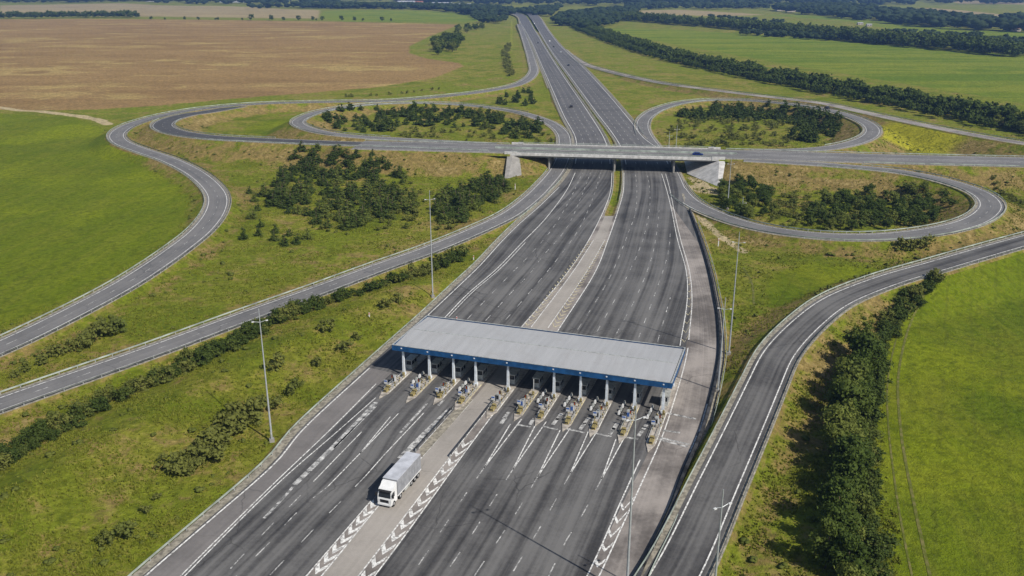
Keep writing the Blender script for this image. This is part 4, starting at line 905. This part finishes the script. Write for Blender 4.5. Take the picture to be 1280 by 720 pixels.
# left slopes
row('shrub', [(-40,592),(0,572),(60,540),(120,508),(180,481),(240,455),(290,431),(340,406),(378,390)], 2.4, 1.6, 4.4, 'dark shrub in the long ditch hedge below the left ramp', 'ditch hedge below the left ramp', 1.2, 3, 1.9, 1.05, .8, .12)
row('shrub', [(380,392),(420,376),(460,366),(500,352),(540,335),(578,318)], 2.6, 1.2, 4.6, 'dark shrub in the upper hedge left of the motorway', 'upper hedge left of the motorway', 1.2, 2, 2.4, 1, .8, .12)
row('shrub', [(228,588),(255,566),(285,540),(310,520),(332,505)], 2.2, 1.4, 4.6, 'bright green shrub in the clump left of the first lamp post', 'clump left of the first lamp post', 1.0, 3, 1.7, 1, .8, .08)
for px, py, hh, lab in ((345,458,5.2,'round dark bush behind the first lamp post'), (408,416,5.0,'dark bush on the bank left of the canopy, upper of two'), (432,432,4.2,'dark bush on the bank nearest the canopy corner'), (395,450,3.4,'small bush on the bank below the two dark ones'), (362,482,4.0,'bush beside the first lamp post, right of it'), (372,474,3.2,'low bush right of the first lamp post'), (482,386,4.2,'dark bush on the bank above the canopy corner'), (496,378,3.8,'bush on the bank beside the second lamp post'), (447,420,2.8,'small reddish bush left of the canopy'),
                        (130,668,3.6,'left shrub of a lone pair on the lower left slope'), (155,658,4.0,'right taller shrub of a lone pair on the lower left slope'), (180,628,2.2,'low dry shrub on the lower left slope'), (195,612,2.0,'brown dry shrub on the slope above the lone pair')):
    p = at(px, py, 1.2); plant('shrub', p[0], p[1], hh * .8, lab, None, 1.0)
row('shrub', [(15,470),(40,458),(65,444),(95,435)], 3.6, 2.0, 3.4, 'small dark shrub in the row between the two left ramps', 'shrub row between the left ramps', .9, 1, end='left end')
row('shrub', [(95,436),(110,425),(130,418),(142,410)], 2.8, 3.2, 4.6, 'larger dark shrub at the right end of the row between the left ramps', 'bigger shrubs between the left ramps', 1.3, 2, 2.5)
# plantation inside the left triangle
lab = 'dark young pine in the dense plantation left of the bridge'; grp = 'pine plantation left of the bridge'
scatter('pine', [(328,252),(340,222),(370,202),(410,194),(470,196),(500,218),(520,250),(515,270),(470,275),(440,290),(410,284),(380,272),(350,262)], 215, 1.9, 2.8, 6.4, lab, grp, 1.25)
scatter('pine', [(538,268),(545,246),(585,232),(620,222),(636,232),(620,252),(590,268),(562,282)], 62, 2.4, 2.8, 6.0, 'dark young pine in the patch between plantation and bridge slope', 'pine patch beside the left bridge slope', 1.35)
scatter('shrub', [(400,260),(480,240),(530,262),(500,282),(440,292)], 34, 2.5, 1.4, 2.8, 'light green shrub among the pines left of the bridge', 'light shrubs in the plantation', 1.0)
for px, py in ((312,240),(318,250),(322,262),(316,272),(326,282),(322,292),(343,298),(344,288),(356,304),(362,292),(371,302),(384,296),(305,296)):
    p = at(px, py); plant('pine', p[0], p[1], random.uniform(3.2, 4.8), 'small lone pine at the left rim of the plantation', 'lone pines left of the plantation', 1.0)
# loops
scatter('pine', [(400,152),(430,141),(520,136),(600,139),(650,146),(685,158),(690,170),(640,172),(600,160),(520,156),(470,166),(430,164)], 150, 3.2, 2.8, 6.8, 'dark pine inside the far left loop', 'pines inside the far left loop', 1.35)
scatter('pine', [(838,150),(860,138),(900,133),(980,136),(1030,145),(1052,155),(1045,172),(1010,178),(985,172),(1000,160),(960,150),(900,148)], 150, 3.2, 3.0, 7.2, 'dark pine inside the far right loop', 'pines inside the far right loop', 1.35)
scatter('shrub', [(828,168),(850,152),(900,148),(960,150),(1000,160),(1000,182),(930,185),(860,184)], 130, 2.8, 1.2, 3.6, 'low shrub on the clearing of the far right loop', 'shrubs in the far right loop', 1.2)
scatter('tree', [(893,258),(905,232),(940,228),(962,240),(968,262),(960,276),(925,272)], 40, 2.8, 2.6, 6.0, 'leafy tree in the left clump of the near right loop', 'left clump in the near right loop', 1.1)
scatter('tree', [(1005,284),(1022,252),(1080,243),(1150,248),(1190,264),(1190,274),(1140,285),(1060,289)], 100, 2.9, 2.2, 6.0, 'leafy tree in the large clump of the near right loop', 'large clump in the near right loop', 1.15)
scatter('shrub', [(960,245),(1010,240),(1010,284),(965,280)], 40, 2.5, 1.2, 2.8, 'low shrub in the clearing of the near right loop', 'shrubs in the near right loop', 1.2)
scatter('shrub', [(425,170),(480,158),(600,160),(690,168),(690,178),(560,176),(470,174)], 50, 4, 1.2, 3.4, 'low shrub on the clearing of the far left loop', 'shrubs in the far left loop', 1.3)
scatter('shrub', [(330,262),(350,215),(470,195),(525,225),(640,215),(630,262),(570,285),(500,285),(400,292)], 70, 3, 1.0, 2.6, 'small shrub on the grass around the pine plantation', 'shrubs around the plantation', 1.2)
scatter('shrub', [(900,245),(1000,228),(1140,232),(1205,252),(1190,284),(1040,292),(920,274)], 60, 3, 1.0, 2.6, 'small shrub on the rim of the near right loop', 'shrubs on the rim of the near right loop', 1.2)
row('shrub', [(1112,314),(1130,318),(1150,318),(1162,312)], 3.4, 3.0, 4.6, 'dark shrub on the bank below the near right loop', 'shrubs below the near right loop', 1.0, 1, end='left end')
row('shrub', [(1238,233),(1252,241),(1266,249),(1285,258)], 2.6, 1.4, 2.4, 'low dark shrub in the hedge line at the right edge', 'hedge line at the right edge', .6, 1, end='left end')
scatter('pine', [(612,124),(650,112),(668,118),(672,128),(655,134),(620,130)], 16, 5, 4, 7, 'dark pine between the two far left ramps', 'pines between the far left ramps', 1.0)
row('shrub', [(636,95),(634,80),(632,66),(637,56)], 8, 3, 6, 'bush on the slope beside the far left slip road', 'bushes beside the far left slip road', 3, 1)
# bush by the ploughed field
scatter('tree', [(538,62),(548,50),(572,46),(580,54),(572,66),(552,72)], 30, 5, 8, 14, 'big rounded tree in the copse at the corner of the ploughed field', 'copse at the ploughed field', 1.25)
scatter('tree', [(565,42),(580,36),(602,33),(604,37),(585,42)], 14, 6, 8, 13, 'tree in the small group behind the copse', 'small group behind the copse', 1.1)
# long hedge right of the far motorway
hed = spline(pts([(1420,186),(1280,162),(1210,148),(1130,132),(1050,117),(960,99),(880,83),(820,68),(770,52),(735,38),(718,29)]), 6.0)
for p, nn in zip(hed, normals2(hed)):
    for k in range(5):
        o = (k - 2) * 6 + random.uniform(-3, 3); plant('tree', p[0] + nn[0]*o + random.uniform(-2, 2), p[1] + nn[1]*o, (random.uniform(7, 12.5) if k < 3 else random.uniform(4.5, 8)) , 'leafy tree in the long hedge right of the far motorway', 'long hedge right of the far motorway', random.uniform(.9, 1.35), 3)
row('tree', [(770,24),(820,27.5),(900,34),(1000,43),(1090,52),(1180,60),(1290,70)], 9, 10, 19, 'tree in the dark belt beyond the right pasture', 'tree belt beyond the right pasture', 6, 4, 14, 1.2, 3)
row('tree', [(-60,22.5),(0,22.8),(100,22.8),(172,23.2)], 9, 9, 18, 'tree in the row at the far left of the ploughed field', 'tree row behind the ploughed field', 6, 2, 10, 1.3, 3)
for px in (188,206,234,247,267,275,305,316,340,352,372,390,395,402,425,443,455,480,490): 
    p = at(px + random.uniform(-3, 3), 24.6 + px * .004); plant('tree', p[0], p[1], random.uniform(5, 14), 'scattered tree on the far boundary of the ploughed field', 'scattered trees behind the ploughed field', 1.1, 3)
row('shrub', [(430,121),(470,119),(510,116),(548,111)], 8, 2, 3.5, 'low bush on the bank above the outermost ramp', 'bushes on the bank by the ploughed field', 1, 1)
# what goes past 300 of a kind, and the woods that read as one mass
def mass(name, kind, items, mat):
    if not items: return
    Vs, Ts, To = [], [], []; n = 0
    for (x, y, z, hh, w) in items:
        V, T, t_ = FARW[random.randrange(4)] if kind == 'far' else LIB[kind, 'arr', random.randrange(4)]; a = random.random() * 6.28; c, s = math.cos(a), math.sin(a)
        X = (V[:, 0]*c - V[:, 1]*s) * hh * w + x; Y = (V[:, 0]*s + V[:, 1]*c) * hh * w + y
        Vs.append(np.stack([X, Y, V[:, 2]*hh + z], 1)); Ts.append(T + n); n += len(V); To.append(np.clip(t_ * .6 + random.random() * .5, 0, 1))
    link(name, raw_mesh(name, np.vstack(Vs), np.vstack(Ts), np.concatenate(To), [mat]), kind='stuff')
mass('distant_trees', 'tree', STUFF['tree'], M['leaf']); mass('distant_pines', 'pine', STUFF['pine'], M['needle']); mass('distant_shrubs', 'shrub', STUFF['shrub'], M['shrub'])
def wood(polys, dens):
    items = []
    for poly, n, h0, h1 in polys:
        P = pts(poly); lo, hi = P[:, :2].min(0), P[:, :2].max(0); k = 0; tries = 0
        while k < n and tries < n * 40:
            tries += 1; x, y = lo[0] + random.random()*(hi[0]-lo[0]), lo[1] + random.random()*(hi[1]-lo[1])
            if in_poly(x, y, P): items.append((x, y, ground_z(x, y) - .5, random.uniform(h0, h1), random.uniform(1.3, 2.2))); k += 1
    return items
woods = [([(690,30),(700,20),(740,15),(800,13),(790,22),(770,30),(735,38),(715,33)], 420, 10, 18), ([(-100,.5),(300,-1),(420,3),(420,8),(330,8),(150,4.0),(-100,4.6)], 700, 14, 26), ([(310,12),(420,8),(560,9.5),(640,14),(640,18),(600,19),(540,13.5),(420,13),(340,10)], 620, 12, 22),
         ([(640,15),(665,12),(700,10),(690,20),(672,20)], 120, 12, 18), ([(960,14),(1020,10),(1100,15),(1200,25),(1290,36),(1290,41),(1180,35),(1090,26.5),(1000,18)], 620, 12, 24), ([(300,-1),(640,-3),(980,-2),(1320,0),(1320,6),(1160,6),(980,7),(860,8),(720,9),(600,4)], 1500, 18, 34),
         ([(-200,-12),(1480,-12),(1480,-2.5),(-200,-2.5)], 1600, 25, 50), ([(1255,24),(1300,24),(1300,33),(1250,31)], 70, 12, 20), ([(588,19),(606,16),(632,20),(628,30),(606,29),(592,26)], 90, 9, 15), ([(780,9),(960,9),(960,13),(860,12.5),(780,13)], 160, 12, 20),
         ([(890,41),(1000,45),(1100,52),(1180,55),(1180,58),(1090,54),(1000,48)], 120, 6, 11), ([(1100,40),(1170,44),(1290,52),(1290,60),(1180,55)], 90, 6, 12), ([(880,22),(960,26),(990,30),(940,30)], 30, 6, 10)]
mass('far_wood', 'far', wood(woods, 1), M['far_leaf'])

# rough grass and weeds: nobody could count them
def rough():
    r = np.random.default_rng(77); n = 260000; y = 88 + 400 * r.random(n) ** 1.5; x = (r.random(n) * 2 - 1) * (y * .62 + 12)
    i = np.clip(np.searchsorted(GX, x), 0, len(GX) - 1); j = np.clip(np.searchsorted(GY, y), 0, len(GY) - 1)
    cl = np.sin(x * .21 + 3 * np.sin(y * .13)) + np.sin(y * .29 + 2 * np.sin(x * .17)) + 1.2 * r.normal(size=n)
    ok = (roadside[j, i] > 1.2) & (cl > .1) & (ATT['meadow'][j, i] < 2); x, y, i, j = x[ok][:95000], y[ok][:95000], i[ok][:95000], j[ok][:95000]; n = len(x)
    u = np.clip((x - GX[i-1]) / (GX[i] - GX[i-1]), 0, 1); v = np.clip((y - GY[j-1]) / (GY[j] - GY[j-1]), 0, 1)
    z = (HZ[j-1, i-1] * (1-u) + HZ[j-1, i] * u) * (1-v) + (HZ[j, i-1] * (1-u) + HZ[j, i] * u) * v
    hh = .18 + .42 * r.random(n) ** 2; w = .25 + .45 * r.random(n); a = r.random(n) * 6.28; V = []
    for q in range(3):
        b = a + q * 1.05; dx, dy = np.cos(b) * w / 2, np.sin(b) * w / 2; lx, ly = r.normal(size=n) * .15, r.normal(size=n) * .15
        V += [np.stack([x-dx, y-dy, z-.03], 1), np.stack([x+dx, y+dy, z-.03], 1), np.stack([x+lx, y+ly, z+hh], 1)]
    V = np.stack(V, 1).reshape(-1, 3); T = np.arange(len(V)).reshape(-1, 3); tone = np.clip(.35 + .5 * DRY[j, i] + .22 * r.normal(size=n), 0, 1)
    link('rough_grass', raw_mesh('rough_grass', V, T, np.repeat(tone, 9), [M['tuft']]), kind='stuff')
    items = []; k = 0
    while len(items) < 1000 and k < 60000:
        k += 1; yy = 95 + 420 * random.random() ** 1.3; xx = random.uniform(-1, 1) * (yy * .6 + 10)
        if road_gap(xx, yy) < 2.2 or (xx > 15 and yy < 190 and random.random() < .8): continue
        jj = min(np.searchsorted(GY, yy), len(GY)-1); ii = min(np.searchsorted(GX, xx), len(GX)-1)
        if ATT['meadow'][jj, ii] > 0 or random.random() > .12 + 1.1 * DRY[jj, ii] + (.25 if math.sin(xx*.11+2*math.sin(yy*.07)) > .6 else 0): continue
        items.append((xx, yy, ground_z(xx, yy) - .25, random.uniform(.45, 1.2), random.uniform(1.2, 2.4)))
    mass('weeds', 'far', items, M['weed'])
DRY = dryf
rough()

# ------------------------------------------------------------------ far buildings
def building(px, py, L_, W_, h_, mat, roofmat, label, rz=0.0):
    b = at(px, py); b[2] = ground_z(b[0], b[1]); o = thing('building', label, 'building', b, rz)
    MB().box((0, 0, h_/2), (L_, W_, h_)).build('wall', mat, o)
    MB().add([(-L_/2-.4, -W_/2-.4, h_), (L_/2+.4, -W_/2-.4, h_), (L_/2+.4, W_/2+.4, h_), (-L_/2-.4, W_/2+.4, h_), (-L_/2-.4, 0, h_*1.35), (L_/2+.4, 0, h_*1.35)], [(0,1,5,4), (2,3,4,5), (1,2,5), (3,0,4), (0,3,2,1)]).build('roof', roofmat, o)
    n = max(2, int(L_ / 6)); mb = MB()
    for i in range(n): mb.box((-L_/2 + (i+.5)*L_/n, -W_/2-.03, h_*.55), (L_/n*.5, .1, h_*.3))
    mb.build('window', M['glass'], o)
GR = M_plain('grey_roof', (.35, .36, .38), .7); RR = M_plain('tile_roof', (.28, .10, .06), .8); PK = M_plain('pale_render', (.40, .35, .30), .8)
for a in ((190,2.6,40,22,9,M['concrete_white'],GR,'white farm building far off at the top left'), (292,4.5,90,30,12,GR,GR,'grey shed on the skyline at the upper left'), (508,5.0,60,25,12,M['concrete_white'],GR,'left white building of the far hamlet at top centre'), (522,4.2,40,20,10,PK,RR,'pale building beside the left white one of the far hamlet'), (552,6.0,70,24,9,M['concrete_white'],GR,'left end of the long white sheds at top centre'), (576,8.0,80,24,9,M['concrete_white'],GR,'right end of the long white sheds at top centre'),
          (978,14.5,34,16,8,PK,RR,'pinkish building at the wood edge upper right'), (988,15.6,22,12,7,PK,RR,'small pinkish house right of the larger one at the wood edge'), (1075,30,10,7,3.5,PK,GR,'white cottage beside the far right trees'), (1086,32,9,7,3.5,PK,GR,'pale cottage beside the white one at far right'), (683,13,26,14,7,M['concrete_white'],GR,'white building where the motorway meets the wood'), (1268,38.5,16,10,5,PK,RR,'reddish house at the far right edge')): building(*a)

# ------------------------------------------------------------------ haze
hz = MB().box((0, 4600, 42.5), (15200, 10200, 105)); hm = bpy.data.materials.new('haze_air'); hm.use_nodes = True; ht = hm.node_tree; ht.nodes.clear()
ho = ht.nodes.new('ShaderNodeOutputMaterial'); pv = ht.nodes.new('ShaderNodeVolumePrincipled'); pv.inputs['Color'].default_value = (.30, .52, 1.0, 1); pv.inputs['Density'].default_value = .0001; pv.inputs['Anisotropy'].default_value = .2
ht.links.new(pv.outputs[0], ho.inputs['Volume']); hz.build('haze', hm, kind='stuff')
